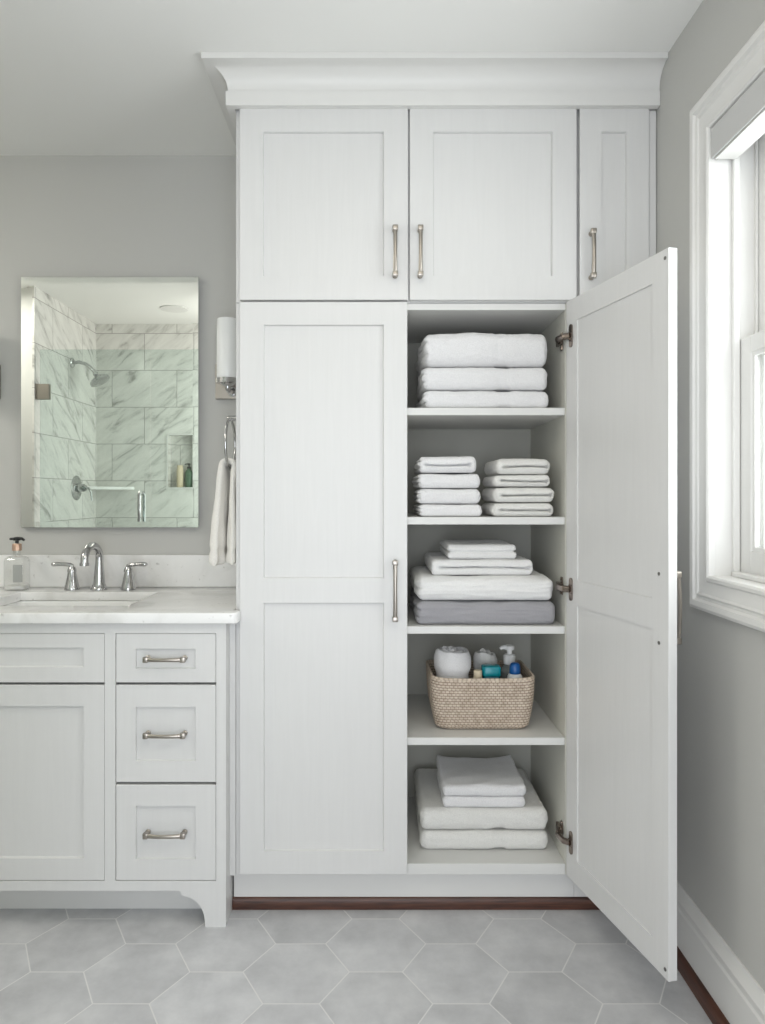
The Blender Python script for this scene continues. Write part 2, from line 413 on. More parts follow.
# ------------------------------------------------------------------ cabinet joinery
def shaker(bm, x0, x1, z0, z1, panels, yf=0.0, t=0.02, depth=0.009, slope=0.0022, both=False):
    """door or drawer front facing -Y with recessed flat panels"""
    xs = sorted({x0, x1, *[p[0] for p in panels], *[p[1] for p in panels]})
    zs = sorted({z0, z1, *[p[2] for p in panels], *[p[3] for p in panels]})
    def face(y, d):
        V = {}
        def v(x, z):
            if (x, z) not in V: V[(x, z)] = bm.verts.new((x, y, z))
            return V[(x, z)]
        for xa, xb in zip(xs[:-1], xs[1:]):
            for za, zb in zip(zs[:-1], zs[1:]):
                c = (v(xa, za), v(xb, za), v(xb, zb), v(xa, zb))
                if d and any(p[0] <= xa and p[1] >= xb and p[2] <= za and p[3] >= zb for p in panels):
                    continue
                bm.faces.new(c if d >= 0 else c[::-1])
        if d:
            for (a, b, c, e) in panels:
                s = slope if d > 0 else 0.0003
                inn = [bm.verts.new(q) for q in ((a + s, y + d, c + s), (b - s, y + d, c + s), (b - s, y + d, e - s), (a + s, y + d, e - s))]
                # outline of the panel may carry extra grid verts
                loopx = [x for x in xs if a <= x <= b]; loopz = [z for z in zs if c <= z <= e]
                sides = [[v(x, c) for x in loopx], [v(b, z) for z in loopz], [v(x, e) for x in reversed(loopx)], [v(a, z) for z in reversed(loopz)]]
                for k in range(4):
                    bm.faces.new(sides[k] + [inn[(k + 1) % 4], inn[k]])
                bm.faces.new(inn)
        return V
    F = face(yf, depth)
    B = face(yf + t, -0.0035 if both else 0)
    for xa, xb in zip(xs[:-1], xs[1:]):
        for z in (z0, z1): bm.faces.new((F[(xa, z)], F[(xb, z)], B[(xb, z)], B[(xa, z)]))
    for za, zb in zip(zs[:-1], zs[1:]):
        for x in (x0, x1): bm.faces.new((F[(x, za)], F[(x, zb)], B[(x, zb)], B[(x, za)]))
    bmesh.ops.recalc_face_normals(bm, faces=bm.faces)
    es = []
    for e in bm.edges:
        a, b = e.verts
        on = lambda q: (abs(q.co.x - x0) < 1e-5 or abs(q.co.x - x1) < 1e-5 or abs(q.co.z - z0) < 1e-5 or abs(q.co.z - z1) < 1e-5)
        if on(a) and on(b) and len(e.link_faces) == 2 and e.calc_face_angle(0) > 1.0: es.append(e)
    bmesh.ops.bevel(bm, geom=es, offset=0.0014, segments=2, affect='EDGES', profile=0.5)

def pull(bm, c, length, axis='Z', yf=0.0, xf=None):
    """bar pull: two square-headed posts and a slightly bowed flat bar; c = centre on the door face"""
    hl = length / 2 - 0.007
    def W(a, b, y):       # a along the bar, b across, y away from the face
        return (c[0] + b, yf - y, c[1] + a) if axis == 'Z' else (c[0] + a, yf - y, c[1] + b)
    for s in (-1, 1):
        lo = W(s * hl - 0.0072, -0.0078, 0.032); hi = W(s * hl + 0.0072, 0.0078, 0.018)
        box(bm, min(lo[0], hi[0]), max(lo[0], hi[0]), min(lo[1], hi[1]), max(lo[1], hi[1]), min(lo[2], hi[2]), max(lo[2], hi[2]), 0.0022, 2)
        tube(bm, [W(s * hl, 0, -0.0), W(s * hl, 0, 0.004), W(s * hl, 0, 0.006), W(s * hl, 0, 0.02)], [0.0075, 0.0075, 0.005, 0.0045], 12)
    pts = []; rad = []
    for k in range(13):
        u = -1 + 2 * k / 12
        pts.append(W(u * hl, 0, 0.026 + 0.006 * (1 - u * u)))
        rad.append(0.0060 - 0.0008 * (1 - abs(u)))
    tube(bm, pts, rad, 10, flat=0.75, up=(0, 1, 0))

HINGE_Z = (1.653, 0.943, 0.233)
def hinge_bm(z):
    """concealed hinge in the closed-door frame of the open door; modelled already opened (see build_linen)"""
    bm = BM()
    return bm

def build_linen():
    yc = 0.02        # carcass front
    t = thing('linen_cabinet', (0.095, 0.28, 0.0), 'tall white built-in linen cabinet, left door closed and right door swung open on shelves', 'cabinet')
    pt = 'cabinet_paint'
    bm = BM(); box(bm, -0.393, -0.371, yc, 0.538, 0.118, 1.757, 0.001); obj('side_panel', bm, pt, t)
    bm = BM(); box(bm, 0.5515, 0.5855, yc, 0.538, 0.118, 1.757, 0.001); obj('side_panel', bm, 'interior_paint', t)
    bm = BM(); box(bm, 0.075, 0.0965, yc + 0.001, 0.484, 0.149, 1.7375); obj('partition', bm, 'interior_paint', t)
    bm = BM(); box(bm, -0.371, 0.5515, 0.484, 0.496, 0.1185, 1.757); obj('back_panel', bm, 'shaded_back_paint', t)
    bm = BM(); box(bm, -0.371, 0.5515, yc, 0.484, 1.7375, 1.757, 0.001); obj('top_panel', bm, 'shelf_paint', t)
    bm = BM(); box(bm, -0.371, 0.5515, yc, 0.484, 0.118, 0.1494, 0.001); obj('bottom_panel', bm, 'shelf_paint', t)
    for zt in (1.4577, 1.1436, 0.8295, 0.5096):
        bm = BM(); box(bm, 0.0965, 0.5513, yc + 0.004, 0.484, zt - 0.0215, zt, 0.0012); obj('shelf', bm, 'shelf_paint', t)
    bm = BM(); box(bm, -0.406, 0.5855, 0.058, 0.072, 0.0, 0.1175); obj('toe_kick', bm, 'trim_paint', t)
    # closed left door
    pans = [(-0.311, 0.0307, 0.9705, 1.691), (-0.311, 0.0307, 0.1945, 0.9005)]
    bm = BM(); shaker(bm, -0.379, 0.0974, 0.129, 1.7555, pans)
    d = obj('door', bm, pt, t)
    bm = BM(); pull(bm, (0.0625, 0.937), 0.172); obj('handle', bm, 'brushed_nickel', d, 35)
    # open right door: built closed (hinge edge at x = 0), then swung about the hinge
    w = 0.4735
    A = R(12.8)
    dirx = Vector((math.sin(A), -math.cos(A), 0)); nor = Vector((math.cos(A), math.sin(A), 0))
    P0 = Vector((0.549, 0.0, 0))
    def swing(bm):
        # local: u = distance from the hinge edge (x = -u), outer face y = 0, inner face y = t
        for v in bm.verts:
            u, q, z = -v.co.x, v.co.y, v.co.z
            v.co = P0 + dirx * u + nor * (0.022 - q) + Vector((0, 0, z))
    pans = [(-w + 0.062, -0.062, 0.9705, 1.691), (-w + 0.062, -0.062, 0.1945, 0.9005)]
    bm = BM(); shaker(bm, -w, 0, 0.129, 1.7555, pans, t=0.022, depth=0.007, both=True); swing(bm)
    d = obj('door', bm, pt, t)
    bm = BM(); pull(bm, (-w + 0.035, 0.951), 0.165); swing(bm); obj('handle', bm, 'brushed_nickel', d, 35)
    for z in HINGE_Z:
        bm = BM()
        # cup flange on the inner face of the door
        rr = [(-0.030 + 0.0 + p[0], 0.0222, z + p[1]) for p in [(q[0], q[1]) for q in rrect(0, 0, 0.0085, 0.032, 0.008, 0)]]
        ring_loft(bm, [rr, [(p[0], 0.0255, p[2]) for p in rr]])
        lathe(bm, [(0.0125, 0.0255), (0.0125, 0.0275), (0.0095, 0.0275), (0.0085, 0.0262)], (-0.030, 0, z), 20, 'Y')
        swing(bm)
        # arm across to a plate screwed on the cabinet side
        pa = P0 + dirx * 0.028 + nor * (-0.0045); xs = 0.5513
        pts = [pa + Vector((0, 0, z)), pa + Vector((-0.014, 0.012, z)), Vector((xs - 0.022, 0.022, z)), Vector((xs - 0.014, 0.040, z)), Vector((xs - 0.008, 0.075, z))]
        tube(bm, pts, [0.006, 0.0065, 0.007, 0.007, 0.006], 8, flat=1.5, up=(0, 0, 1))
        box(bm, xs - 0.010, xs - 0.0005, 0.040, 0.090, z - 0.008, z + 0.008, 0.002)
        box(bm, xs - 0.004, xs - 0.0005, 0.042, 0.060, z - 0.026, z + 0.026, 0.0015)
        for s in (-1, 1):
            lathe(bm, [(0.004, xs - 0.0065), (0.004, xs - 0.004)], (0, 0.051, z + s * 0.02), 10, 'X')
        obj('hinge', bm, 'dark_nickel', d, 35)
    for u, z in ((w - 0.035, 1.029), (w - 0.035, 0.873), (w - 0.012, 1.735), (w - 0.012, 0.150)):
        bm = BM(); lathe(bm, [(0.0042, 0.022), (0.0042, 0.0232), (0.002, 0.0237)], (-u, 0, z), 12, 'Y'); swing(bm)
        obj('screw_cap', bm, 'screw_steel', d, 35)

def build_upper():
    yc = 0.02
    t = thing('overhead_cabinet', (0.095, 0.28, 1.759), 'wide white two-door overhead cabinet under the crown moulding', 'cabinet')
    bm = BM(); box(bm, -0.393, 0.5855, yc, 0.538, 1.7585, 2.36, 0.001); obj('carcass', bm, 'cabinet_paint', t)
    z0, z1 = 1.7615, 2.306
    for (a, b, hx) in ((-0.379, 0.0995, 0.0625), (0.1045, 0.5785, 0.1335)):
        bm = BM(); shaker(bm, a, b, z0, z1, [(a + 0.066, b - 0.0685, z0 + 0.068, z1 - 0.0665)])
        d = obj('door', bm, 'cabinet_paint', t)
        bm = BM(); pull(bm, (hx, 1.893), 0.143); obj('handle', bm, 'brushed_nickel', d, 35)
    t = thing('narrow_cabinet', (0.70, 0.28, 0.0), 'narrow tall white cabinet in the corner beside the window wall', 'cabinet')
    bm = BM(); box(bm, 0.5865, 0.8085, yc, 0.538, 0.118, 2.36, 0.001); obj('carcass', bm, 'cabinet_paint', t)
    bm = BM(); box(bm, 0.5865, 0.8085, 0.058, 0.072, 0, 0.118); obj('toe_kick', bm, 'trim_paint', t)
    bm = BM(); box(bm, 0.788, 0.8085, 0.009, 0.0195, 0.118, 2.304, 0.001); obj('filler_strip', bm, 'cabinet_paint', t)
    for z0, z1, hz in ((1.7615, 2.306, 1.886), (0.129, 1.7555, 0.95)):
        bm = BM()
        pans = [(0.649, 0.7205, z0 + 0.068, z1 - 0.0665)] if z0 > 1 else [(0.649, 0.7205, 0.9705, 1.691), (0.649, 0.7205, 0.1945, 0.9005)]
        shaker(bm, 0.5875, 0.7845, z0, z1, pans)
        d = obj('door', bm, 'cabinet_paint', t)
        if z0 > 1:
            bm = BM(); pull(bm, (0.619, hz), 0.138); obj('handle', bm, 'brushed_nickel', d, 35)

# ------------------------------------------------------------------ vanity
VC = -0.955
def build_vanity():
    yf = -0.035
    t = thing('vanity_cabinet', (VC, 0.25, 0), 'white bathroom vanity with inset drawers and bracket feet', 'vanity')
    pt = 'cabinet_paint'
    xr = -0.4106; xl = 2 * VC - xr
    # face frame with bracket feet
    foot = [(-0.469, 0.0), (-0.4695, 0.018), (-0.472, 0.034), (-0.478, 0.050), (-0.487, 0.063), (-0.498, 0.0745), (-0.513, 0.083), (-0.533, 0.0875), (-0.5355, 0.0885), (-0.539, 0.1015)]
    rf = foot; lf = [(2 * VC - x, z) for x, z in foot]
    bm = BM()
    prism(bm, [(xr, 0), (xr, 0.129)] + [(xl, 0.129), (xl, 0)] + lf + list(reversed(rf)), yf, yf + 0.02)
    for a, b in ((xl, xl + 0.0275), (xr - 0.0275, xr), (-0.7495, -0.7195), (2 * VC + 0.7195, 2 * VC + 0.7495)):
        box(bm, a, b, yf, yf + 0.02, 0.129, 0.8205)
    box(bm, xl, xr, yf, yf + 0.02, 0.8205, 0.8495)
    obj('face_frame', bm, pt, t)
    for a, b in ((xl, xl + 0.018), (xr - 0.018, xr)):
        bm = BM(); box(bm, a, b, yf + 0.02, 0.5385, 0, 0.8495); obj('side_panel', bm, pt, t)
    bm = BM(); box(bm, xl + 0.018, xr - 0.018, yf + 0.021, yf + 0.027, 0.105, 0.8495); box(bm, xl + 0.018, xr - 0.018, yf + 0.027, 0.538, 0.105, 0.69)
    obj('carcass', bm, 'shadow_gap', t)
    bm = BM(); box(bm, xl + 0.018, xr - 0.018, 0.057, 0.072, 0, 0.105); obj('toe_kick', bm, 'trim_paint', t)
    bm = BM(); box(bm, xr + 0.0002, -0.3935, 0.016, 0.030, 0.118, 0.8495); obj('scribe_strip', bm, pt, t)
    g = 0.0014
    for side in (0, 1):
        a, b = -0.7195 + g, -0.4381 - g
        if side: a, b = 2 * VC - b, 2 * VC - a
        for z0, z1, pz0, pz1, hz in ((0.6815, 0.8205, 0.7215, 0.777, 0.7505), (0.403, 0.6775, 0.4635, 0.6145, 0.5395), (0.129, 0.3985, 0.1885, 0.338, 0.2625)):
            bm = BM(); shaker(bm, a, b, z0 + g, z1 - g, [(a + 0.0545, b - 0.0565, pz0, pz1)], yf=yf + 0.001, t=0.019, depth=0.008)
            d = obj('drawer', bm, pt, t)
            bm = BM(); pull(bm, ((a + b) / 2, hz), 0.117, 'X', yf + 0.009); obj('handle', bm, 'brushed_nickel', d, 35)
    a, b = 2 * VC + 0.7495 + g, -0.7495 - g
    bm = BM(); shaker(bm, a, b, 0.6815 + g, 0.8205 - g, [(a + 0.058, b - 0.058, 0.7255, 0.7805)], yf=yf + 0.001, t=0.019, depth=0.008)
    obj('false_drawer_front', bm, pt, t)
    bm = BM(); shaker(bm, a, b, 0.129 + g, 0.6775 - g, [(a + 0.058, b - 0.058, 0.1915, 0.6175)], yf=yf + 0.001, t=0.019, depth=0.008)
    d = obj('door', bm, pt, t)
    bm = BM(); pull(bm, (a + 0.03, 0.56), 0.143, 'Z', yf + 0.001); obj('handle', bm, 'brushed_nickel', d, 35)

    # quartz counter with a rectangular sink cut-out
    bm = BM()
    grid_solid(bm, [xl - 0.03, 2 * VC + 0.725, -0.725, -0.3955, -0.376], [-0.0555, -0.0035, 0.080, 0.385, 0.5385], {(1, 2), (3, 1), (3, 2), (3, 3)}, 0.8505, 0.8806)
    bm.normal_update()
    ce = [e for e in bm.edges if abs(e.verts[0].co.x + 0.376) < 1e-4 and abs(e.verts[1].co.x + 0.376) < 1e-4 and abs(e.verts[0].co.y + 0.0555) < 1e-4 and abs(e.verts[1].co.y + 0.0555) < 1e-4]
    bmesh.ops.bevel(bm, geom=ce, offset=0.015, segments=5, affect='EDGES', profile=0.5)
    bevel_sharp(bm, 0.0035, 3)
    tag(obj('countertop', bm, 'quartz', None, 35), 'white quartz countertop with faint grey flecks on the vanity', 'countertop')
    bm = BM(); box(bm, xl - 0.03, -0.3955, 0.519, 0.539, 0.8809, 0.994, 0.002, 2)
    tag(obj('backsplash', bm, 'quartz'), 'low white quartz backsplash along the wall behind the faucet', 'backsplash')
    # undermount basin
    s = thing('sink', (VC, 0.2325, 0.71), 'white rectangular undermount sink basin set in the counter', 'sink')
    cx, cy = VC, 0.2325
    bm = BM()
    prof = [(0.250, 0.172, 0.8497, 0.02), (0.2335, 0.1555, 0.8497, 0.02), (0.2325, 0.1545, 0.847, 0.022), (0.229, 0.151, 0.80, 0.03), (0.221, 0.143, 0.75, 0.04), (0.205, 0.128, 0.731, 0.05), (0.17, 0.10, 0.724, 0.05), (0.03, 0.028, 0.719, 0.027)]
    inner = [rrect(cx, cy, hw, hd, r, z, 6) for hw, hd, z, r in prof]
    outer = [rrect(cx, cy, hw, hd, r, z, 6) for hw, hd, z, r in ((0.03, 0.028, 0.706, 0.027), (0.18, 0.11, 0.709, 0.05), (0.232, 0.152, 0.735, 0.04), (0.243, 0.164, 0.83, 0.03), (0.250, 0.172, 0.840, 0.02))]
    ring_loft(bm, inner + outer, cyc=True)
    obj('basin', bm, 'porcelain', s, 50)
    bm = BM(); lathe(bm, [(0.026, 0.7175), (0.026, 0.7205), (0.021, 0.7215), (0.019, 0.7195)], (cx, cy, 0), 24); obj('drain', bm, 'chrome', s, 40)

    # widespread faucet
    zc = 0.8812
    f = thing('faucet', (-0.9465, 0.451, zc), 'chrome faucet with curved spout and two lever handles behind the sink', 'faucet')
    bm = BM()
    x, y = -0.9465, 0.451
    pts = []; rad = []
    for k in range(9):
        u = k / 8; pts.append((x, y + 0.004 * u, zc + 0.004 + 0.106 * u)); rad.append(0.0225 - 0.0092 * min(1, u * 1.1) ** 0.8)
    for k in range(1, 17):
        a = PI * 1.02 * k / 16
        pts.append((x, y + 0.004 - 0.066 * (1 - math.cos(a)), zc + 0.110 + 0.044 * math.sin(a))); rad.append(0.0132 - 0.0004 * k / 16)
    e = Vector(pts[-1])
    pts += [tuple(e + Vector((0, -0.0003, -0.004))), tuple(e + Vector((0, -0.0004, -0.0045))), tuple(e + Vector((0, -0.001, -0.014)))]
    rad += [0.0130, 0.0148, 0.0148]
    tube(bm, pts, rad, 18)
    obj('spout', bm, 'chrome', f, 40)
    bm = BM(); lathe(bm, [(0.0285, zc), (0.0285, zc + 0.005), (0.026, zc + 0.010), (0.0235, zc + 0.012), (0.0225, zc + 0.017)], (x, y, 0), 28); obj('base_ring', bm, 'chrome', f, 35)
    for hx, sgn in ((-1.040, -1), (-0.845, 1)):
        bm = BM()
        lathe(bm, [(0.026, zc), (0.026, zc + 0.005), (0.0245, zc + 0.010), (0.0215, zc + 0.020), (0.018, zc + 0.036), (0.0150, zc + 0.052), (0.014, zc + 0.058), (0.0155, zc + 0.060), (0.0155, zc + 0.066), (0.013, zc + 0.073), (0.010, zc + 0.078)], (hx, y, 0), 26)
        hb = obj('handle_base', bm, 'chrome', f, 35)
        bm = BM()
        tube(bm, [(hx - sgn * 0.004, y, zc + 0.079), (hx + sgn * 0.006, y - 0.001, zc + 0.084), (hx + sgn * 0.025, y - 0.003, zc + 0.0865), (hx + sgn * 0.048, y - 0.006, zc + 0.0875), (hx + sgn * 0.062, y - 0.008, zc + 0.087), (hx + sgn * 0.067, y - 0.009, zc + 0.0868)], [0.008, 0.0095, 0.0082, 0.0092, 0.0095, 0.005], 12, flat=0.8)
        obj('lever', bm, 'chrome', hb, 45)

    # soap dispenser
    bx, by = -1.2276, 0.446
    s = thing('soap_dispenser', (bx, by, zc), 'clear soap bottle with copper collar and black pump on the counter', 'soap dispenser')
    bm = BM()
    rings = [rrect(bx, by, hw, hd, r, zc + z, 5) for hw, hd, r, z in ((0.033, 0.027, 0.010, 0.0), (0.0355, 0.0295, 0.011, 0.003), (0.0355, 0.0295, 0.011, 0.098), (0.033, 0.027, 0.012, 0.108), (0.024, 0.019, 0.012, 0.1145), (0.0125, 0.0125, 0.0124, 0.118), (0.0115, 0.0115, 0.0114, 0.134))]
    ring_loft(bm, rings); obj('bottle', bm, 'clear_plastic', s, 40)
    bm = BM()
    ring_loft(bm, [rrect(bx, by, 0.0335, 0.0265, 0.009, zc + z, 5) for z in (0.003, 0.014)]); obj('liquid', bm, 'white_plastic', s, 40)
    bm = BM(); box(bm, bx + 0.001, bx + 0.033, by - 0.0305, by - 0.0298, zc + 0.028, zc + 0.088); obj('paper_label', bm, 'grey_label', s)
    bm = BM(); lathe(bm, [(0.0155, zc + 0.1345), (0.0155, zc + 0.155), (0.0135, zc + 0.1585)], (bx, by, 0), 24); obj('collar', bm, 'copper_collar', s, 40)
    bm = BM()
    lathe(bm, [(0.006, zc + 0.159), (0.006, zc + 0.168), (0.013, zc + 0.1695), (0.014, zc + 0.177), (0.008, zc + 0.181)], (bx, by, 0), 20)
    tube(bm, [(bx - 0.024, by, zc + 0.174), (bx, by, zc + 0.1755), (bx + 0.018, by - 0.002, zc + 0.1755), (bx + 0.027, by - 0.003, zc + 0.170)], [0.004, 0.006, 0.005, 0.004], 10)
    obj('pump', bm, 'black_plastic', s, 45)

# ------------------------------------------------------------------ wall pieces
def build_wall_pieces():
    # frameless bevelled mirror
    x0, x1, z0, z1 = -1.248, -0.6195, 1.0925, 1.980
    bm = BM(); b = 0.020
    o = [(x0, z0), (x1, z0), (x1, z1), (x0, z1)]; i = [(x0 + b, z0 + b), (x1 - b, z0 + b), (x1 - b, z1 - b), (x0 + b, z1 - b)]
    ring_loft(bm, [[(x, 0.5385, z) for x, z in o], [(x, 0.5184, z) for x, z in o], [(x, 0.5180, z) for x, z in i]])
    tag(obj('wall_mirror', bm, 'mirror_silver'), 'tall frameless mirror above the sink, reflecting the marble shower', 'mirror')
    # sconces either side of the mirror
    for cx, lab in ((-0.498, 'opal glass wall sconce between the mirror and the linen cabinet'), (-1.3915, 'nickel-plated wall sconce cut off at the left edge, beyond the mirror')):
        t = thing('wall_sconce', (cx, 0.54, 1.548), lab, 'wall light', None)
        bm = BM(); box(bm, cx - 0.0625, cx + 0.0625, 0.5245, 0.5395, 1.5485, 1.6725, 0.002, 2); obj('back_plate', bm, 'brushed_nickel', t)
        ys = 0.432
        bm = BM()
        tube(bm, [(cx, 0.525, 1.572), (cx, 0.50, 1.570), (cx, 0.465, 1.567), (cx, 0.442, 1.568), (cx, ys, 1.576), (cx, ys, 1.590)], 0.009, 12)
        lathe(bm, [(0.018, 0.5245), (0.018, 0.519), (0.012, 0.515)], (cx, 0, 1.572), 18, 'Y')
        lathe(bm, [(0.014, 1.580), (0.022, 1.586), (0.026, 1.589)], (cx, ys, 0), 20)
        obj('arm', bm, 'chrome', t, 45)
        bm = BM(); lathe(bm, [(0.034, 1.5895), (0.0395, 1.5895), (0.0395, 1.606), (0.034, 1.606)], (cx, ys, 0), 32); obj('collar', bm, 'chrome', t, 40)
        bm = BM(); lathe(bm, [(0.030, 1.6062), (0.037, 1.6062), (0.0375, 1.609), (0.0375, 1.806), (0.036, 1.809), (0.033, 1.809), (0.033, 1.615), (0.030, 1.612)], (cx, ys, 0), 36); obj('lamp_shade', bm, 'opal_glass', t, 40)
    # towel ring on the cabinet's left side
    xr = -0.437; yr, zr, rr = 0.165, 1.362, 0.077
    t = thing('towel_ring', (-0.393, yr, zr + rr), 'chrome towel ring mounted on the linen cabinet side above the counter', 'towel ring')
    bm = BM(); lathe(bm, [(0.022, -0.3935), (0.022, -0.400), (0.012, -0.404), (0.0085, -0.41), (0.0085, -0.443), (0.006, -0.447)], (0, yr, zr + rr + 0.003), 20, 'X'); obj('mount', bm, 'chrome', t, 40)
    bm = BM(); tube(bm, [(xr, yr + rr * math.sin(2 * PI * k / 48), zr + rr * math.cos(2 * PI * k / 48)) for k in range(48)], 0.0042, 10, cyc=True, up=(1, 0, 0)); obj('ring', bm, 'chrome', t, 60)
    # hand towel draped through the ring
    bm = BM()
    L1, L2 = 0.315, 0.312; th = 0.022; wd = 0.15; br = 0.018
    zt = zr - rr
    nS, nY = 120, 40
    total = L1 + L2
    def path(s):
        # s from -L1 (left free end) to L2 (right free end); top of the bend at s=0
        arc = PI * br / 2
        if abs(s) < arc:
            a = s / br
            return Vector((xr + br * math.sin(a), 0, zt + 0.004 + br * math.cos(a) - 0.005)), Vector((math.sin(a), 0, math.cos(a)))
        d = abs(s) - arc; sg = 1 if s > 0 else -1
        flare = (0.014 if sg < 0 else -0.004) * (d / 0.3)
        return Vector((xr + sg * (br + flare), 0, zt - 0.001 - d)), Vector((sg, 0, 0))
    def shape(s, yv, nn):
        p, n = path(s)
        f = min(1, abs(s) / 0.3)
        half = 0.038 + 0.048 * f ** 0.7
        wave = 0.006 * math.sin(yv * 7.5 + (1.2 if s < 0 else 2.7)) * f + 0.004 * noise.noise(Vector((s * 9, yv * 3, 3)))
        thick = (0.013 + 0.008 * f) * (0.92 + 0.25 * noise.noise(Vector((s * 14, yv * 2.5, 7)))) * math.sqrt(max(0.02, 1 - yv ** 6))
        if s > 0: thick *= 0.75
        hem = 1 - 0.25 * math.exp(-((abs(s) - 0.27) / 0.012) ** 2)
        endr = min(1.0, math.sqrt(max(0.0, (min(s + L1, L2 - s)) / 0.008)))
        q = p + n * (wave + nn * thick * hem * (0.35 + 0.65 * endr)) + Vector((0, yr + yv * half, 0))
        q.z += (rr - math.sqrt(rr * rr - min(0.06, abs(yv * half)) ** 2)) * (1 - sstep(0.02, 0.2, abs(s)))
        return q
    F_, B_ = [], []
    for i in range(nS + 1):
        s = -L1 + total * i / nS
        F_.append([bm.verts.new(shape(s, -1 + 2 * j / nY, 1)) for j in range(nY + 1)])
        B_.append([bm.verts.new(shape(s, -1 + 2 * j / nY, -0.9)) for j in range(nY + 1)])
    for i in range(nS):
        for j in range(nY):
            bm.faces.new((F_[i][j], F_[i + 1][j], F_[i + 1][j + 1], F_[i][j + 1]))
            bm.faces.new((B_[i][j], B_[i][j + 1], B_[i + 1][j + 1], B_[i + 1][j]))
        for j in (0, nY): bm.faces.new((F_[i][j], B_[i][j], B_[i + 1][j], F_[i + 1][j]))
    for j in range(nY):
        for i in (0, nS): bm.faces.new((F_[i][j], F_[i][j + 1], B_[i][j + 1], B_[i][j]))
    tag(obj('hand_towel', bm, 'hand_terry', None, 70), 'off-white hand towel hanging through the chrome ring beside the cabinet', 'towel')

# ------------------------------------------------------------------ folded towels
def sstep(a, b, x):
    t = min(1, max(0, (x - a) / (b - a))); return t * t * (3 - 2 * t)

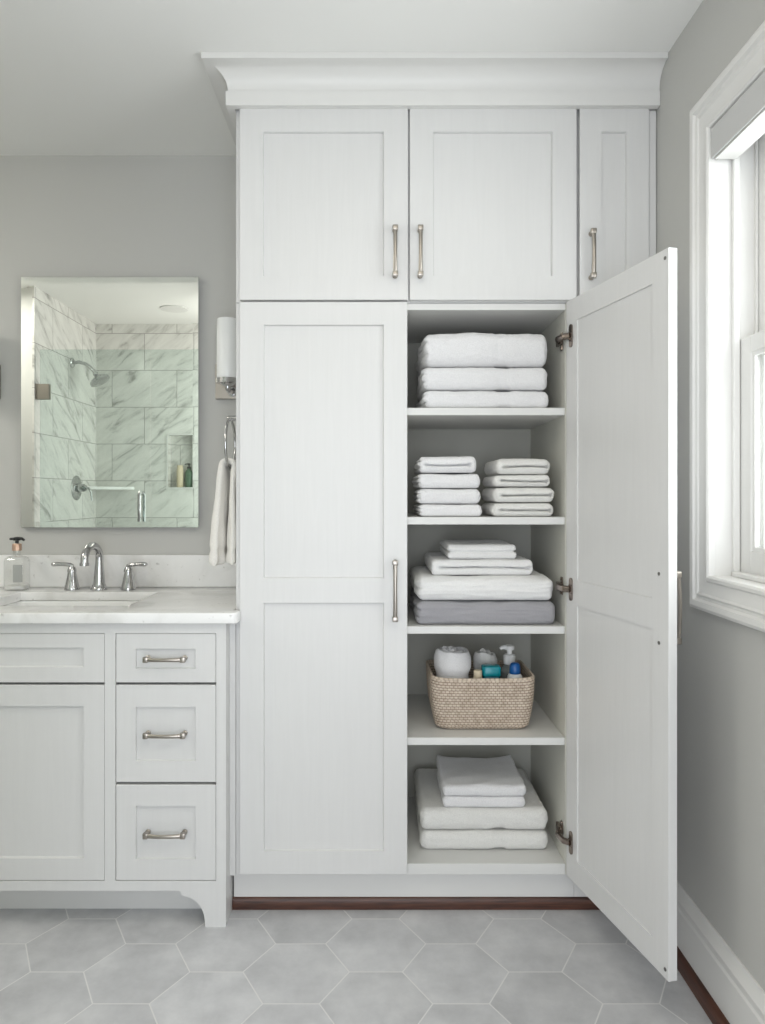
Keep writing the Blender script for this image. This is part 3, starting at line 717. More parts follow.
def folded(name, x0, x1, y0, d, z0, h, mat, label, cat='towel', group=None, seed=0, rad=None, pw=2.3, slits=(), seams=(), band=None, edge_layers=0, lump=0.05, wrinkle=0.0, skew=0.0, yaw=0.0, back_drop=0.0, corners=0.0, fuzz=0.0011):
    """a folded towel: soft slab with a rounded fold to the front.
    slits: (z frac, x frac from, x frac to, depth) fold mouths seen from the front
    seams: (z frac, depth) crease right round between two folded layers
    edge_layers: number of loose layer edges on the left end"""
    w = x1 - x0
    rx, ry, rz = rad or (min(0.022, h * 0.45), h * 0.42, h * 0.46)
    nx = max(20, int(w / 0.0045)); ny = max(14, int(d / 0.0085)); nz = max(12, int(h / 0.0019))
    rng = random.Random(seed); o = Vector((rng.uniform(-50, 50), rng.uniform(-50, 50), rng.uniform(-50, 50)))
    # cluster the lattice toward the edges for round folds
    def ticks(n, L, r):
        out = []
        for i in range(n + 1):
            u = i / n
            out.append(L * (u - 0.11 * math.sin(2 * PI * u) / 1.0))
        return out
    tx, ty, tz = ticks(nx, w, rx), ticks(ny, d, ry), [h * k / nz for k in range(nz + 1)]
    bm = BM(); V = {}
    ip = 1.0 / pw
    def mapped(i, j, k):
        p = [tx[i], ty[j], tz[k]]; dims = (w, d, h); rr = (rx, ry, rz)
        q = [min(max(p[a], rr[a]), dims[a] - rr[a]) for a in range(3)]
        dv = [(p[a] - q[a]) / rr[a] for a in range(3)]
        m = sum(abs(c) ** pw for c in dv) ** ip
        if m > 1e-6:
            # keep surface points on the rounded box
            dv = [c / m for c in dv]
        x, y, z = (q[a] + dv[a] * rr[a] for a in range(3))
        fx, fy, fz = x / w, y / d, z / h
        front = 1 - sstep(0.0, 0.18, fy)
        left = 1 - sstep(0.0, 0.10, fx)
        right = sstep(0.90, 1.0, fx)
        # large soft lumps, inward only
        n1 = noise.noise(Vector((x * 9, y * 9, z * 12)) + o); n2 = noise.noise(Vector((x * 30, y * 30, z * 40)) + o); n3 = noise.noise(Vector((x * 85, y * 85, z * 85)) + o) + 0.6 * noise.noise(Vector((x * 190, y * 190, z * 190)) + o)
        fz_ = fuzz
        if band: fz_ = fuzz * (1 - 0.85 * sstep(band[0] - 0.004, band[0] + 0.004, fx) * (1 - sstep(band[1] - 0.004, band[1] + 0.004, fx)))
        dip = lump * h * (0.5 + 0.6 * n1 + 0.3 * n2) + fz_ * 0.6 * (1 + n3)
        if fz > 0.5: z -= dip * sstep(0.5, 1, fz)
        y += front * (0.004 * (0.5 + 0.6 * n1 + 0.35 * n2) + fz_ * (1 + n3))
        if left: x += left * (0.004 * (0.5 + 0.7 * n2) + fz_ * (1 + n3))
        if right: x -= right * (0.004 * (0.5 + 0.7 * n2) + fz_ * (1 + n3))
        if wrinkle:
            wv = noise.noise(Vector((x * 5 + y * 9, y * 24 - x * 10, seed)) + o)
            wv2 = noise.noise(Vector((x * 11, z * 70, seed * 3.1)) + o)
            if fz > 0.5: z -= wrinkle * abs(wv) * sstep(0.5, 1, fz)
            y += front * wrinkle * 0.8 * abs(wv2)
        for zf, depth in seams:
            zz = zf + 0.05 * noise.noise(Vector((x * 12, y * 12, zf * 9)) + o)
            g = math.exp(-((fz - zz) * h / 0.0034) ** 2) * depth
            y += front * g; x += left * g - right * g
        for zf, a, b, depth in slits:
            zz = zf + 0.06 * noise.noise(Vector((x * 14, zf * 7, 2)) + o)
            wdt = 0.0021 + 0.0030 * math.exp(-((fx - b) / 0.03) ** 2) + 0.0016 * math.exp(-((fx - a) / 0.03) ** 2)
            g = math.exp(-((fz - zz) * h / wdt) ** 2) * depth * sstep(a - 0.05, a + 0.03, fx) * (1 - sstep(b - 0.01, b + 0.03, fx))
            y += front * g
        if band:
            a, b = band
            m2 = sstep(a - 0.004, a + 0.004, fx) * (1 - sstep(b - 0.004, b + 0.004, fx))
            rib = 0.0010 * math.cos((fx - a) / (b - a) * PI * 8)
            y += front * m2 * (0.0032 + rib); z -= m2 * sstep(0.55, 1, fz) * 0.0022 - m2 * (1 - sstep(0, 0.4, fz)) * 0.003
        if edge_layers:
            ph = fz * edge_layers
            g = abs(math.sin(PI * ph)) ** 0.6
            k_ = int(min(edge_layers - 1, ph))
            jit = 0.006 * noise.noise(Vector((k_ * 3.7, y * 14, seed)))
            x += left * ((1 - g) * 0.0065 + jit)
        if back_drop: z -= back_drop * h * sstep(0.35, 1, fy) * fz
        if corners: z += corners * (abs(fx - 0.5) * 2) ** 3 * sstep(0.4, 1, fy) * sstep(0.5, 1, fz)
        z = max(0.0, min(h, z)) if not corners else max(0.0, z)
        x += skew * fz
        # small turn of the towel on the shelf
        if yaw:
            cx_, cy_ = w / 2, d / 2
            dx_, dy_ = x - cx_, y - cy_
            x, y = cx_ + dx_ * math.cos(yaw) - dy_ * math.sin(yaw), cy_ + dx_ * math.sin(yaw) + dy_ * math.cos(yaw)
        return (x0 + x, y0 + y, z0 + z)
    def v(i, j, k):
        key = (i, j, k)
        if key not in V: V[key] = bm.verts.new(mapped(i, j, k))
        return V[key]
    for i in range(nx):
        for j in range(ny):
            bm.faces.new((v(i, j, nz), v(i + 1, j, nz), v(i + 1, j + 1, nz), v(i, j + 1, nz)))
            bm.faces.new((v(i, j, 0), v(i, j + 1, 0), v(i + 1, j + 1, 0), v(i + 1, j, 0)))
    for i in range(nx):
        for k in range(nz):
            bm.faces.new((v(i, 0, k), v(i + 1, 0, k), v(i + 1, 0, k + 1), v(i, 0, k + 1)))
            bm.faces.new((v(i, ny, k), v(i, ny, k + 1), v(i + 1, ny, k + 1), v(i + 1, ny, k)))
    for j in range(ny):
        for k in range(nz):
            bm.faces.new((v(0, j, k), v(0, j, k + 1), v(0, j + 1, k + 1), v(0, j + 1, k)))
            bm.faces.new((v(nx, j, k), v(nx, j + 1, k), v(nx, j + 1, k + 1), v(nx, j, k + 1)))
    return tag(obj(name, bm, mat, None, 75, recalc=False), label, cat, group)

def build_towels():
    G = 0.0006
    # top shelf: three big bath towels
    z = 1.4577 + G
    for k, (h, xa, xb, lab) in enumerate(((0.0545, 0.140, 0.5135, 'white bath towel at the bottom of the three-towel stack on the top shelf'),
                                         (0.0690, 0.139, 0.5125, 'white bath towel in the middle of the three-towel stack on the top shelf'),
                                         (0.1040, 0.141, 0.512, 'plump white bath towel crowning the three-towel stack on the top shelf'))):
        folded('bath_towel', xa, xb, 0.036, 0.34, z, h - G, 'terry', lab, group='bath towels on the top shelf', seed=11 + k, edge_layers=3, band=((0.3545 - xa) / (xb - xa), (0.398 - xa) / (xb - xa)), lump=0.10 if k == 2 else 0.05, pw=2.6, yaw=R((0.6, -0.5, 0.3)[k]))
        z += h
    # second shelf, left stack
    z = 1.1436 + G
    for k, (h, xa, xb, lab) in enumerate(((0.0375, 0.129, 0.3185, 'white folded hand towel, lowest in the left stack on the second shelf'),
                                         (0.0450, 0.126, 0.3175, 'white folded hand towel, second up in the left stack on the second shelf'),
                                         (0.0450, 0.124, 0.3145, 'white folded hand towel, third up in the left stack on the second shelf'),
                                         (0.0500, 0.128, 0.306, 'white folded hand towel with an open fold, topmost of the left second-shelf stack'))):
        folded('hand_towel', xa, xb, 0.036, 0.27, z, h - G, 'terry', lab, group='hand towels in the left stack', seed=21 + k, edge_layers=3, slits=((0.44, 0.14, 0.86, 0.022),) if k == 3 else (), lump=0.08, yaw=R((0.4, -0.7, 0.8, -0.5)[k]))
        z += h
    # second shelf, right stack
    z = 1.1436 + G
    for k, (h, xa, xb, lab) in enumerate(((0.0415, 0.342, 0.5295, 'off-white folded hand towel at the bottom of the right stack on the second shelf'),
                                         (0.0460, 0.344, 0.530, 'thick off-white folded hand towel, second up in the right second-shelf stack'),
                                         (0.0355, 0.346, 0.519, 'thin off-white folded hand towel, third up in the right second-shelf stack'),
                                         (0.0480, 0.352, 0.518, 'off-white folded hand towel on top of the right stack on the second shelf'))):
        folded('hand_towel', xa, xb, 0.036, 0.24, z, h - G, 'terry_warm', lab, group='hand towels in the right stack', seed=31 + k, slits=((0.45, 0.16, 0.93, 0.026),), rad=(min(0.024, h * 0.5), h * 0.44, h * 0.48), pw=2.1, lump=0.08, yaw=R((-0.5, 0.7, -0.4, 0.6)[k]))
        z += h
    # third shelf
    z = 0.8295 + G
    folded('folded_blanket', 0.122, 0.534, 0.036, 0.39, z, 0.068, 'linen_grey', 'grey folded blanket at the bottom of the third-shelf pile', 'blanket', seed=41, edge_layers=3, wrinkle=0.006, fuzz=0.0003, lump=0.04, rad=(0.018, 0.024, 0.03)); z += 0.0685
    folded('folded_blanket', 0.122, 0.529, 0.036, 0.39, z, 0.073, 'linen_white', 'wide white folded blanket lying on the grey one on the third shelf', 'blanket', seed=42, edge_layers=2, wrinkle=0.006, fuzz=0.0003, lump=0.05, rad=(0.022, 0.034, 0.033)); z += 0.0725
    folded('bath_towel', 0.170, 0.475, 0.075, 0.31, z - 0.001, 0.047, 'linen_white', 'white flat-folded towel with an open fold above the wide white blanket', 'towel', seed=43, fuzz=0.0004, slits=((0.47, 0.10, 0.97, 0.024),), wrinkle=0.0025, rad=(0.014, 0.012, 0.02)); z += 0.0465
    folded('hand_towel', 0.219, 0.430, 0.09, 0.27, z - 0.001, 0.045, 'linen_white', 'small white folded towel on the very top of the third-shelf pile', 'towel', seed=44, fuzz=0.0004, seams=((0.5, 0.007),), wrinkle=0.003, rad=(0.011, 0.012, 0.018), lump=0.08)
    # bottom of the cabinet
    z = 0.1494 + G
    folded('bath_towel', 0.138, 0.526, 0.088, 0.345, z, 0.0565, 'terry_warm', 'large white bath towel resting on the cabinet floor under three others', 'towel', seed=51, band=(0.56, 0.665), lump=0.04); z += 0.057
    folded('bath_towel', 0.137, 0.525, 0.090, 0.355, z, 0.067, 'terry_warm', 'large white bath towel, second up in the pile on the cabinet floor', 'towel', seed=52, band=(0.56, 0.665), lump=0.04); z += 0.0655
    folded('hand_towel', 0.206, 0.459, 0.101, 0.245, z, 0.034, 'terry', 'white hand towel, third up in the pile on the cabinet floor', 'towel', seed=53, rad=(0.010, 0.013, 0.015), lump=0.06); z += 0.0335
    folded('hand_towel', 0.205, 0.461, 0.099, 0.245, z, 0.040, 'terry', 'white hand towel with turned-up back corners, topmost on the cabinet floor pile', 'towel', seed=54, rad=(0.011, 0.016, 0.018), lump=0.14, wrinkle=0.004, corners=0.013)

# ------------------------------------------------------------------ basket and what is in it
def build_basket():
    zb = 0.5100
    cx, cy = 0.3265, 0.197
    hw0, hd0, hw1, hd1 = 0.136, 0.106, 0.1535, 0.119
    Hh = 0.150; rows = 19
    nv, per = rows * 8, 0
    r0 = 0.030
    # perimeter sample of a rounded rectangle
    def perim(hw, hd, r, n):
        seg = [2 * (hd - r), PI * r / 2, 2 * (hw - r), PI * r / 2] * 2
        tot = sum(seg); out = []
        for i in range(n):
            s = tot * i / n; k = 0
            while s > seg[k]: s -= seg[k]; k += 1
            cxs = [(hw, -hd + r), None, (hw - r, hd), None, (-hw, hd - r), None, (-hw + r, -hd), None]
            if k == 0: p, nrm = (hw, -hd + r + s), (1, 0)
            elif k == 1: a = s / r; p, nrm = (hw - r + r * math.cos(a), hd - r + r * math.sin(a)), (math.cos(a), math.sin(a))
            elif k == 2: p, nrm = (hw - r - s, hd), (0, 1)
            elif k == 3: a = PI / 2 + s / r; p, nrm = (-hw + r + r * math.cos(a), hd - r + r * math.sin(a)), (math.cos(a), math.sin(a))
            elif k == 4: p, nrm = (-hw, hd - r - s), (-1, 0)
            elif k == 5: a = PI + s / r; p, nrm = (-hw + r + r * math.cos(a), -hd + r + r * math.sin(a)), (math.cos(a), math.sin(a))
            elif k == 6: p, nrm = (-hw + r + s, -hd), (0, -1)
            else: a = 1.5 * PI + s / r; p, nrm = (hw - r + r * math.cos(a), -hd + r + r * math.sin(a)), (math.cos(a), math.sin(a))
            out.append((p, nrm))
        return out
    ST = 84; nu = ST * 6
    verts, faces, weave = [], [], []
    def wall(inside):
        base = len(verts)
        for j in range(nv + 1):
            f = j / nv
            row = min(rows - 1, int(f * rows)); fr = f * rows - row
            hw = hw0 + (hw1 - hw0) * f; hd = hd0 + (hd1 - hd0) * f
            belly = 0.004 * math.sin(PI * f)
            curl = 0.010 * max(0, 1 - f / 0.10) ** 2
            P = perim(hw + belly - curl, hd + belly - curl, r0, nu)
            for i in range(nu):
                (px, py), (nx, ny) = P[i]
                st = i / 6.0 + 0.5 * (row % 2); fs = st - math.floor(st)
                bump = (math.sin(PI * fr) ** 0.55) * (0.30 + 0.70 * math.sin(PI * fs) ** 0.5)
                off = 0.0028 * bump - (0.007 if inside else 0)
                if inside: off = -0.006 - 0.0012 * bump
                if j in (0, nv) and inside: off = -0.005
                lift = 0.006 * (abs(px) / hw) ** 4 * f ** 3
                verts.append((cx + px + nx * off, cy + py + ny * off, zb + 0.0008 + Hh * f + lift))
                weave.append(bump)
        for j in range(nv):
            for i in range(nu):
                a, b = base + j * nu + i, base + j * nu + (i + 1) % nu
                q = (a, b, b + nu, a + nu)
                faces.append(q[::-1] if inside else q)
        return base
    b0 = wall(False); b1 = wall(True)
    for i in range(nu):
        k = (i + 1) % nu
        faces.append((b0 + nv * nu + i, b0 + nv * nu + k, b1 + nv * nu + k, b1 + nv * nu + i))
        faces.append((b0 + k, b0 + i, b1 + i, b1 + k))
    me = bpy.data.meshes.new('basket_wall')
    t = thing('woven_basket', (cx, cy, zb), 'woven natural rattan basket of toiletries on the fourth shelf', 'basket')
    off = t.location
    me.from_pydata([(x - off.x, y - off.y, z - off.z) for x, y, z in verts], [], faces)
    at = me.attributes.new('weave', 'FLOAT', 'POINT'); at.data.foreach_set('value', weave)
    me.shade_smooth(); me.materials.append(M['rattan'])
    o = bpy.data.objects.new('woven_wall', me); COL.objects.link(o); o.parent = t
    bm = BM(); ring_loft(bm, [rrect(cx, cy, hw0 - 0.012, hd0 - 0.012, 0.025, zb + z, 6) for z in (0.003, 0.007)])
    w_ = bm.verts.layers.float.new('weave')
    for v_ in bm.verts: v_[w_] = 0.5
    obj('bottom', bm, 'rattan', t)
    # braided rim: a round strand laid along the top edge
    zr = zb + Hh
    bm = BM()
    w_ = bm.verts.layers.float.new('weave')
    P = perim(hw1 - 0.0020, hd1 - 0.0020, r0, 300)
    rg = []
    for i, ((px, py), (nx, ny)) in enumerate(P):
        z_ = zr + 0.002 + 0.006 * (abs(px) / hw1) ** 4
        rad = 0.0042 * (0.86 + 0.14 * abs(math.sin(i * PI / 4)))
        rg.append([(cx + px + nx * rad * math.cos(2 * PI * k / 8), cy + py + ny * rad * math.cos(2 * PI * k / 8), z_ + rad * math.sin(2 * PI * k / 8)) for k in range(8)])
    vr = ring_loft(bm, rg, cyc=True)
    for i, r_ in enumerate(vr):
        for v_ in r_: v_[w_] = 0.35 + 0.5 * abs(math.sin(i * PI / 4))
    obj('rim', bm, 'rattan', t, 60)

    zf = zb + 0.0078
    def roll(x, y, r, h, mat, label, turns, seed, tilt=(0, 0)):
        """rolled-up towel standing on end"""
        bm = BM(); n = int(turns * 40); nz_ = 26
        th = r / turns * 0.80
        F_, B_ = [], []
        for i in range(n + 1):
            a = 2 * PI * turns * i / n
            rr = r - (r * 0.9) * (1 - i / n)
            rr = r * (0.10 + 0.90 * i / n) - th / 2
            col_f, col_b = [], []
            for k in range(nz_ + 1):
                f = k / nz_
                top = h * (1 - 0.10 * (0.5 + 0.5 * noise.noise(Vector((math.cos(a) * 1.3, math.sin(a) * 1.3, seed + i / 60)))) + 0.05 * (1 - i / n))
                z_ = f * top
                taper = (0.62 + 0.22 * sstep(0.0, 0.5, f) + 0.16 * sstep(0.66, 0.78, f)) - 0.05 * sstep(0.86, 1.0, f) + 0.05 * noise.noise(Vector((math.cos(a) * 2, math.sin(a) * 2, z_ * 22 + seed)))
                for lst, o_ in ((col_f, 0.5), (col_b, -0.5)):
                    e = th * o_ * (1 - 0.55 * sstep(0.93, 1, f))
                    q = max(0.001, rr * taper + e)
                    lst.append(bm.verts.new((x + q * math.cos(a + seed) + tilt[0] * z_, y + q * math.sin(a + seed) + tilt[1] * z_, zf + z_)))
            F_.append(col_f); B_.append(col_b)
        for i in range(n):
            for k in range(nz_):
                bm.faces.new((F_[i][k], F_[i + 1][k], F_[i + 1][k + 1], F_[i][k + 1]))
                bm.faces.new((B_[i][k], B_[i][k + 1], B_[i + 1][k + 1], B_[i + 1][k]))
            for k in (0, nz_): bm.faces.new((F_[i][k], F_[i + 1][k], B_[i + 1][k], B_[i][k]))
        for k in range(nz_):
            for i in (0, n): bm.faces.new((F_[i][k], F_[i][k + 1], B_[i][k + 1], B_[i][k]))
        return tag(obj('rolled_towel', bm, mat, None, 60), label, 'towel')
    roll(0.2440, 0.168, 0.0675, 0.222, 'terry', 'large white rolled towel at the left end of the woven basket', 3.0, 1.7, (-0.03, 0.0))
    roll(0.3525, 0.248, 0.0455, 0.196, 'terry_warm', 'smaller off-white rolled towel at the back middle of the woven basket', 2.6, 4.1, (0.0, 0.0))
    # cream bottle, mostly hidden
    bm = BM(); bxx, byy = 0.3155, 0.125
    lathe(bm, [(0.012, zf), (0.0135, zf + 0.003), (0.0135, zf + 0.13), (0.0125, zf + 0.150), (0.0125, zf + 0.160), (0.011, zf + 0.162)], (bxx, byy, 0), 24)
    tag(obj('toiletry_tube', bm, 'cream_plastic', None, 40), 'small cream tube tucked between the rolled towels and the teal bottle', 'tube')
    # teal bottle with a wide cap
    x_, y_ = 0.359, 0.150
    t = thing('shampoo_bottle', (x_, y_, zf), 'teal bottle with a wide flat cap in the middle of the basket', 'bottle')
    bm = BM(); ring_loft(bm, [rrect(x_, y_, hw, hd, r, zf + z, 5) for hw, hd, r, z in ((0.024, 0.019, 0.010, 0), (0.027, 0.022, 0.011, 0.004), (0.027, 0.022, 0.011, 0.136), (0.0245, 0.020, 0.010, 0.141))]); obj('body', bm, 'teal_dark_plastic', t, 40)
    bm = BM(); ring_loft(bm, [rrect(x_, y_, hw, hd, r, zf + z, 5) for hw, hd, r, z in ((0.026, 0.0215, 0.010, 0.1413), (0.028, 0.0235, 0.011, 0.1435), (0.028, 0.0235, 0.011, 0.1665), (0.0262, 0.022, 0.011, 0.170), (0.022, 0.018, 0.010, 0.1715))]); obj('cap', bm, 'teal_plastic', t, 40)
    # dark pump bottle
    x_, y_ = 0.4275, 0.215
    t = thing('lotion_bottle', (x_, y_, zf), 'smoky bottle with a white pump at the right back of the basket', 'bottle')
    bm = BM(); lathe(bm, [(0.026, zf), (0.028, zf + 0.004), (0.0285, zf + 0.1340), (0.025, zf + 0.1480), (0.016, zf + 0.1560), (0.0145, zf + 0.1610)], (x_, y_, 0), 28); obj('body', bm, 'smoke_plastic', t, 40)
    bm = BM()
    lathe(bm, [(0.0185, zf + 0.1613), (0.0185, zf + 0.1880), (0.015, zf + 0.1910), (0.008, zf + 0.1930), (0.008, zf + 0.2030), (0.015, zf + 0.2050), (0.0155, zf + 0.2170), (0.010, zf + 0.2200)], (x_, y_, 0), 22)
    tube(bm, [(x_, y_, zf + 0.2120), (x_ - 0.014, y_ - 0.004, zf + 0.2130), (x_ - 0.025, y_ - 0.006, zf + 0.2125), (x_ - 0.030, y_ - 0.007, zf + 0.2080)], [0.009, 0.0076, 0.006, 0.005], 12)
    obj('pump', bm, 'white_plastic', t, 40)
    # white bottle with blue cap
    x_, y_ = 0.4300, 0.140
    t = thing('sunscreen_bottle', (x_, y_, zf), 'white bottle with a blue cap at the front right of the basket', 'bottle')
    bm = BM(); lathe(bm, [(0.019, zf), (0.0215, zf + 0.003), (0.0235, zf + 0.1305), (0.0225, zf + 0.1405), (0.018, zf + 0.1470), (0.0145, zf + 0.1485)], (x_, y_, 0), 26); obj('body', bm, 'white_plastic', t, 40)
    bm = BM(); lathe(bm, [(0.0165, zf + 0.1488), (0.017, zf + 0.1515), (0.0155, zf + 0.1715), (0.0125, zf + 0.1785), (0.008, zf + 0.1810)], (x_, y_, 0), 26); obj('cap', bm, 'blue_plastic', t, 45)

# ------------------------------------------------------------------ the shower seen in the mirror
def build_shower():
    xl, yb, yg = -1.965, -2.095, -1.17
    nx0, nx1, nz0, nz1 = -1.456, -1.264, 1.262, 1.632
    xr = -0.82
    bm = BM()
    box(bm, xl, nx0, yb - 0.1, yb, 0, H); box(bm, nx1, xr, yb - 0.1, yb, 0, H)
    box(bm, nx0, nx1, yb - 0.1, yb, 0, nz0); box(bm, nx0, nx1, yb - 0.1, yb, nz1, H)
    box(bm, nx0, nx1, yb - 0.1, yb - 0.09, nz0, nz1)
    struct('wall_shower_back', bm, 'marble_tile_x').location.z = 0
    bm = BM(); box(bm, -2.4, xl - 0.012, -2.195, yg + 0.012, 0, H); struct('wall_partition', bm, 'trim_paint')
    bm = BM(); box(bm, xl - 0.0118, xl, yb, yg + 0.03, 0, H); struct('wall_shower_left', bm, 'marble_tile_y')
    bm = BM(); box(bm, xr, xr + 0.1, yb - 0.1, yg + 0.012, 0, H); struct('wall_shower_right', bm, 'marble_tile_y')
    bm = BM(); box(bm, xl, xr, yg - 0.06, yg + 0.06, 0, 0.1, 0.003); struct('trim_4', bm, 'quartz')
    # niche edging
    bm = BM()
    for (a, b, c, d) in ((nx0 - .012, nx0, nz0 - .012, nz1 + .012), (nx1, nx1 + .012, nz0 - .012, nz1 + .012), (nx0, nx1, nz0 - .012, nz0), (nx0, nx1, nz1, nz1 + .012)):
        box(bm, a, b, yb + 0.0002, yb + 0.006, c, d)
    struct('trim_5', bm, 'trim_paint')
    # corner ledge
    bm = BM(); prism(bm, [(xl + .0005, yb + .0005), (xl + 0.27, yb + .0005), (xl + 0.0005, yb + 0.27)], 1.245, 1.265, 'Z')
    tag(obj('shower_shelf', bm, 'quartz'), 'small marble corner shelf in the mirrored shower', 'shelf')
    # glass door and fixed panel
    xs = -1.298
    t = thing('shower_door', (-1.635, yg, 0.1), 'clear glass shower door reflected in the mirror, hinged at left', 'shower door')
    bm = BM(); box(bm, xl + 0.021, xs - 0.002, yg - 0.005, yg + 0.005, 0.104, 2.056); obj('glass_panel', bm, 'shower_glass', t)
    for z in (1.81, 0.40):
        bm = BM(); box(bm, xl + 0.0005, xl + 0.078, yg - 0.014, yg - 0.0055, z - 0.045, z + 0.045, 0.002); box(bm, xl + 0.0005, xl + 0.078, yg + 0.0055, yg + 0.014, z - 0.045, z + 0.045, 0.002); box(bm, xl + 0.0005, xl + 0.007, yg - 0.02, yg + 0.02, z - 0.045, z + 0.045)
        obj('hinge', bm, 'brushed_nickel', t)
    bm = BM()
    for s in (-1, 1):
        pts = [(-1.352, yg + s * 0.006, 1.215), (-1.352, yg + s * 0.035, 1.222), (-1.352, yg + s * 0.045, 1.205), (-1.352, yg + s * 0.045, 1.025), (-1.352, yg + s * 0.035, 1.008), (-1.352, yg + s * 0.006, 1.015)]
        tube(bm, pts, 0.0095, 12, up=(1, 0, 0))
    obj('handle', bm, 'chrome', t, 50)
    bm = BM(); box(bm, xs + 0.002, xr - 0.001, yg - 0.005, yg + 0.005, 0.101, 2.056)
    tag(obj('shower_screen', bm, 'shower_glass'), 'fixed clear glass shower screen beside the door, seen in the mirror', 'shower screen')
    # shower head
    ys, zs = -1.67, 2.07
    t = thing('shower_fixture', (xl, ys, zs), 'chrome shower head on a bent arm, reflected in the mirror', 'shower head')
    bm = BM(); lathe(bm, [(0.033, xl + 0.0005), (0.033, xl + 0.006), (0.018, xl + 0.016)], (0, ys, zs), 24, 'X'); obj('flange', bm, 'chrome', t, 40)
    bm = BM(); tube(bm, [(xl + 0.01, ys, zs), (xl + 0.05, ys, zs + 0.004), (xl + 0.09, ys, zs - 0.008), (xl + 0.125, ys, zs - 0.035), (xl + 0.15, ys, zs - 0.065)], 0.0115, 12, up=(0, 1, 0)); obj('arm', bm, 'chrome', t, 50)
    bm = BM(); lathe(bm, [(0.014, 0.004), (0.018, -0.004), (0.016, -0.016), (0.024, -0.024), (0.056, -0.042), (0.066, -0.052), (0.066, -0.066), (0.058, -0.070)], (0, 0, 0), 28)
    bmesh.ops.rotate(bm, verts=bm.verts, matrix=Matrix.Rotation(R(-32), 3, 'Y')); bmesh.ops.translate(bm, verts=bm.verts, vec=(xl + 0.152, ys, zs - 0.068)); obj('head', bm, 'chrome', t, 40)
    # valve
    yv, zv = -1.74, 1.254
    t = thing('shower_valve', (xl, yv, zv), 'round chrome shower valve with a lever, reflected low in the mirror', 'shower valve')
    bm = BM(); lathe(bm, [(0.082, xl + 0.0005), (0.082, xl + 0.005), (0.070, xl + 0.012), (0.03, xl + 0.014)], (0, yv, zv), 32, 'X'); obj('plate', bm, 'chrome', t, 40)
    bm = BM(); lathe(bm, [(0.028, xl + 0.0142), (0.026, xl + 0.05), (0.02, xl + 0.066)], (0, yv, zv), 24, 'X'); tube(bm, [(xl + 0.056, yv, zv), (xl + 0.085, yv, zv - 0.004), (xl + 0.10, yv, zv - 0.03), (xl + 0.104, yv, zv - 0.085)], [0.011, 0.009, 0.007, 0.006], 10); obj('lever', bm, 'chrome', t, 45)
    # niche bottles
    zb = nz0 + 0.0006
    bm = BM(); lathe(bm, [(0.022, zb), (0.024, zb + 0.003), (0.024, zb + 0.125), (0.02, zb + 0.131), (0.02, zb + 0.155), (0.018, zb + 0.157)], (-1.382, yb - 0.045, 0), 24)
    tag(obj('niche_bottle', bm, 'cream_plastic', None, 40), 'cream bottle standing in the shower niche, seen in the mirror', 'bottle')
    t = thing('niche_bottle', (-1.318, yb - 0.045, zb), 'dark green pump bottle in the shower niche, seen in the mirror', 'bottle')
    bm = BM(); lathe(bm, [(0.025, zb), (0.027, zb + 0.003), (0.027, zb + 0.105), (0.018, zb + 0.122), (0.012, zb + 0.126), (0.012, zb + 0.132)], (-1.318, yb - 0.045, 0), 24); obj('body', bm, 'green_plastic', t, 40)
    bm = BM(); lathe(bm, [(0.013, zb + 0.1325), (0.013, zb + 0.146), (0.005, zb + 0.148), (0.005, zb + 0.160), (0.011, zb + 0.162), (0.011, zb + 0.170)], (-1.318, yb - 0.045, 0), 18); tube(bm, [(-1.318, yb - 0.045, zb + 0.167), (-1.34, yb - 0.04, zb + 0.166), (-1.345, yb - 0.039, zb + 0.160)], 0.004, 8); obj('pump', bm, 'black_plastic', t, 40)
    # recessed light
    t = thing('recessed_light', (-1.296, -1.66, H), 'round recessed ceiling light over the shower, seen in the mirror', 'ceiling light')
    bm = BM(); lathe(bm, [(0.068, H - 0.0005), (0.090, H - 0.0005), (0.088, H - 0.006), (0.070, H - 0.008)], (-1.296, -1.66, 0), 36); obj('trim_ring', bm, 'trim_paint', t, 40)
    bm = BM(); lathe(bm, [(0.066, H - 0.0006), (0.066, H - 0.004), (0.05, H - 0.006)], (-1.296, -1.66, 0), 36); obj('lens', bm, 'lamp_lens', t, 40)

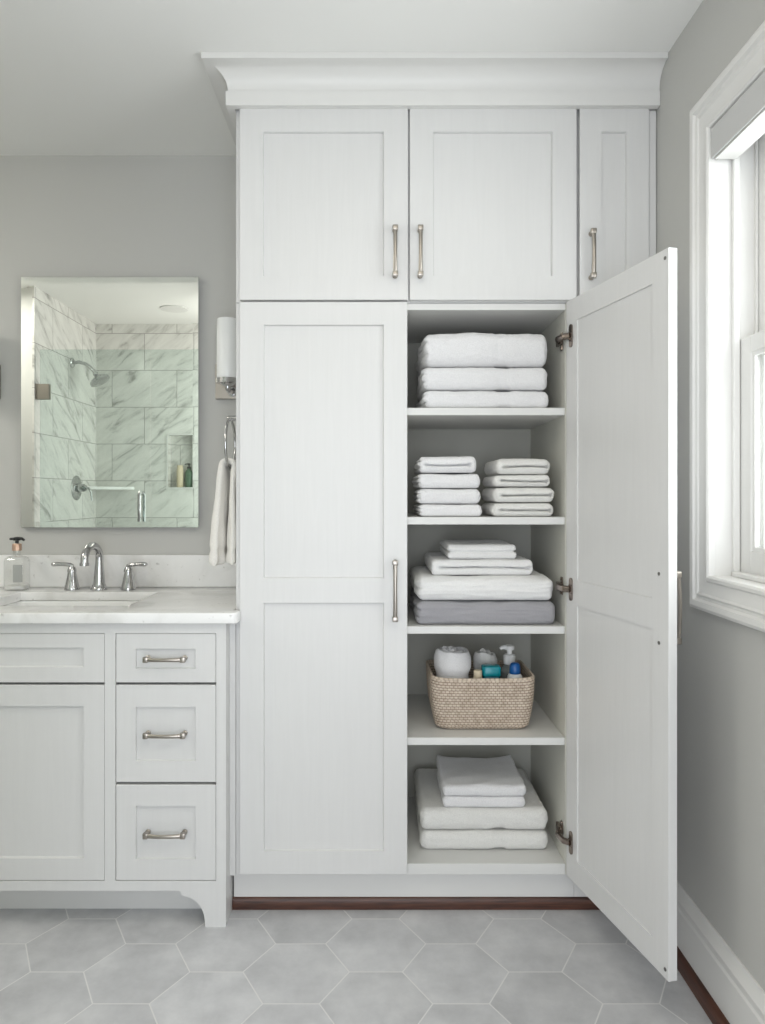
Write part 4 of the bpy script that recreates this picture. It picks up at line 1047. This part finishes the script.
# ------------------------------------------------------------------ light and camera
def area(name, loc, rot, sx, sy, power, col=(1, 1, 1), spread=180):
    l = bpy.data.lights.new(name, 'AREA'); l.shape = 'RECTANGLE'; l.size = sx; l.size_y = sy; l.energy = power; l.color = col; l.spread = R(spread)
    o = bpy.data.objects.new(name, l); COL.objects.link(o); o.location = loc; o.rotation_euler = rot
    return o

def build_light():
    w = bpy.data.worlds.new('overcast_sky'); sc.world = w; w.use_nodes = True
    nt = w.node_tree; bg = nt.nodes['Background']
    bg.inputs['Color'].default_value = (0.97, 0.985, 1.0, 1); bg.inputs['Strength'].default_value = 3.0
    # daylight through the window
    area('window_daylight', (1.15, -0.79, 1.60), (0, R(90), 0), 1.25, 1.0, 18, (0.94, 0.97, 1.0))
    # added overhead fill lights, no fixtures behind them
    area('ceiling_fill', (0.05, -1.75, H - 0.03), (0, 0, 0), 1.0, 1.2, 8.5, (1.0, 0.93, 0.77))
    area('ceiling_fill', (-2.2, -0.60, H - 0.03), (0, 0, 0), 0.30, 0.6, 11.0, (1.0, 0.96, 0.88))
    # added fill at the closed end of the shower, brightens the marble
    area('shower_fill', (-0.835, -1.62, 1.45), (0, R(90), 0), 1.7, 0.6, 11.0, (1.0, 0.985, 0.95))
    # added frontal fill behind the camera, no doorway is built there
    area('rear_fill', (-0.05, -3.3, 1.0), (R(90), 0, 0), 1.5, 1.8, 38, (0.87, 0.92, 1.0))
    sc.view_settings.view_transform = 'Standard'; sc.view_settings.look = 'None'; sc.view_settings.exposure = 0.09; sc.view_settings.gamma = 1.0
    sc.cycles.use_denoising = True
    sc.cycles.max_bounces = 10; sc.cycles.diffuse_bounces = 6; sc.cycles.glossy_bounces = 5; sc.cycles.transparent_max_bounces = 12
    sc.cycles.caustics_reflective = False; sc.cycles.caustics_refractive = False
    sc.cycles.sample_clamp_indirect = 6
    cd = bpy.data.cameras.new('camera'); cam = bpy.data.objects.new('camera', cd); COL.objects.link(cam)
    cam.location = (0, CY, CZ); cam.rotation_euler = (R(90), 0, 0)
    cd.sensor_width = 36; cd.lens = FPX / 1024 * 36
    cd.shift_x = (382.5 - 373) / 1024; cd.shift_y = -(512 - 495) / 1024
    cd.clip_start = 0.05
    sc.camera = cam

build_room(); build_window(); build_linen(); build_upper(); build_vanity(); build_wall_pieces(); build_towels(); build_basket(); build_shower(); build_light()
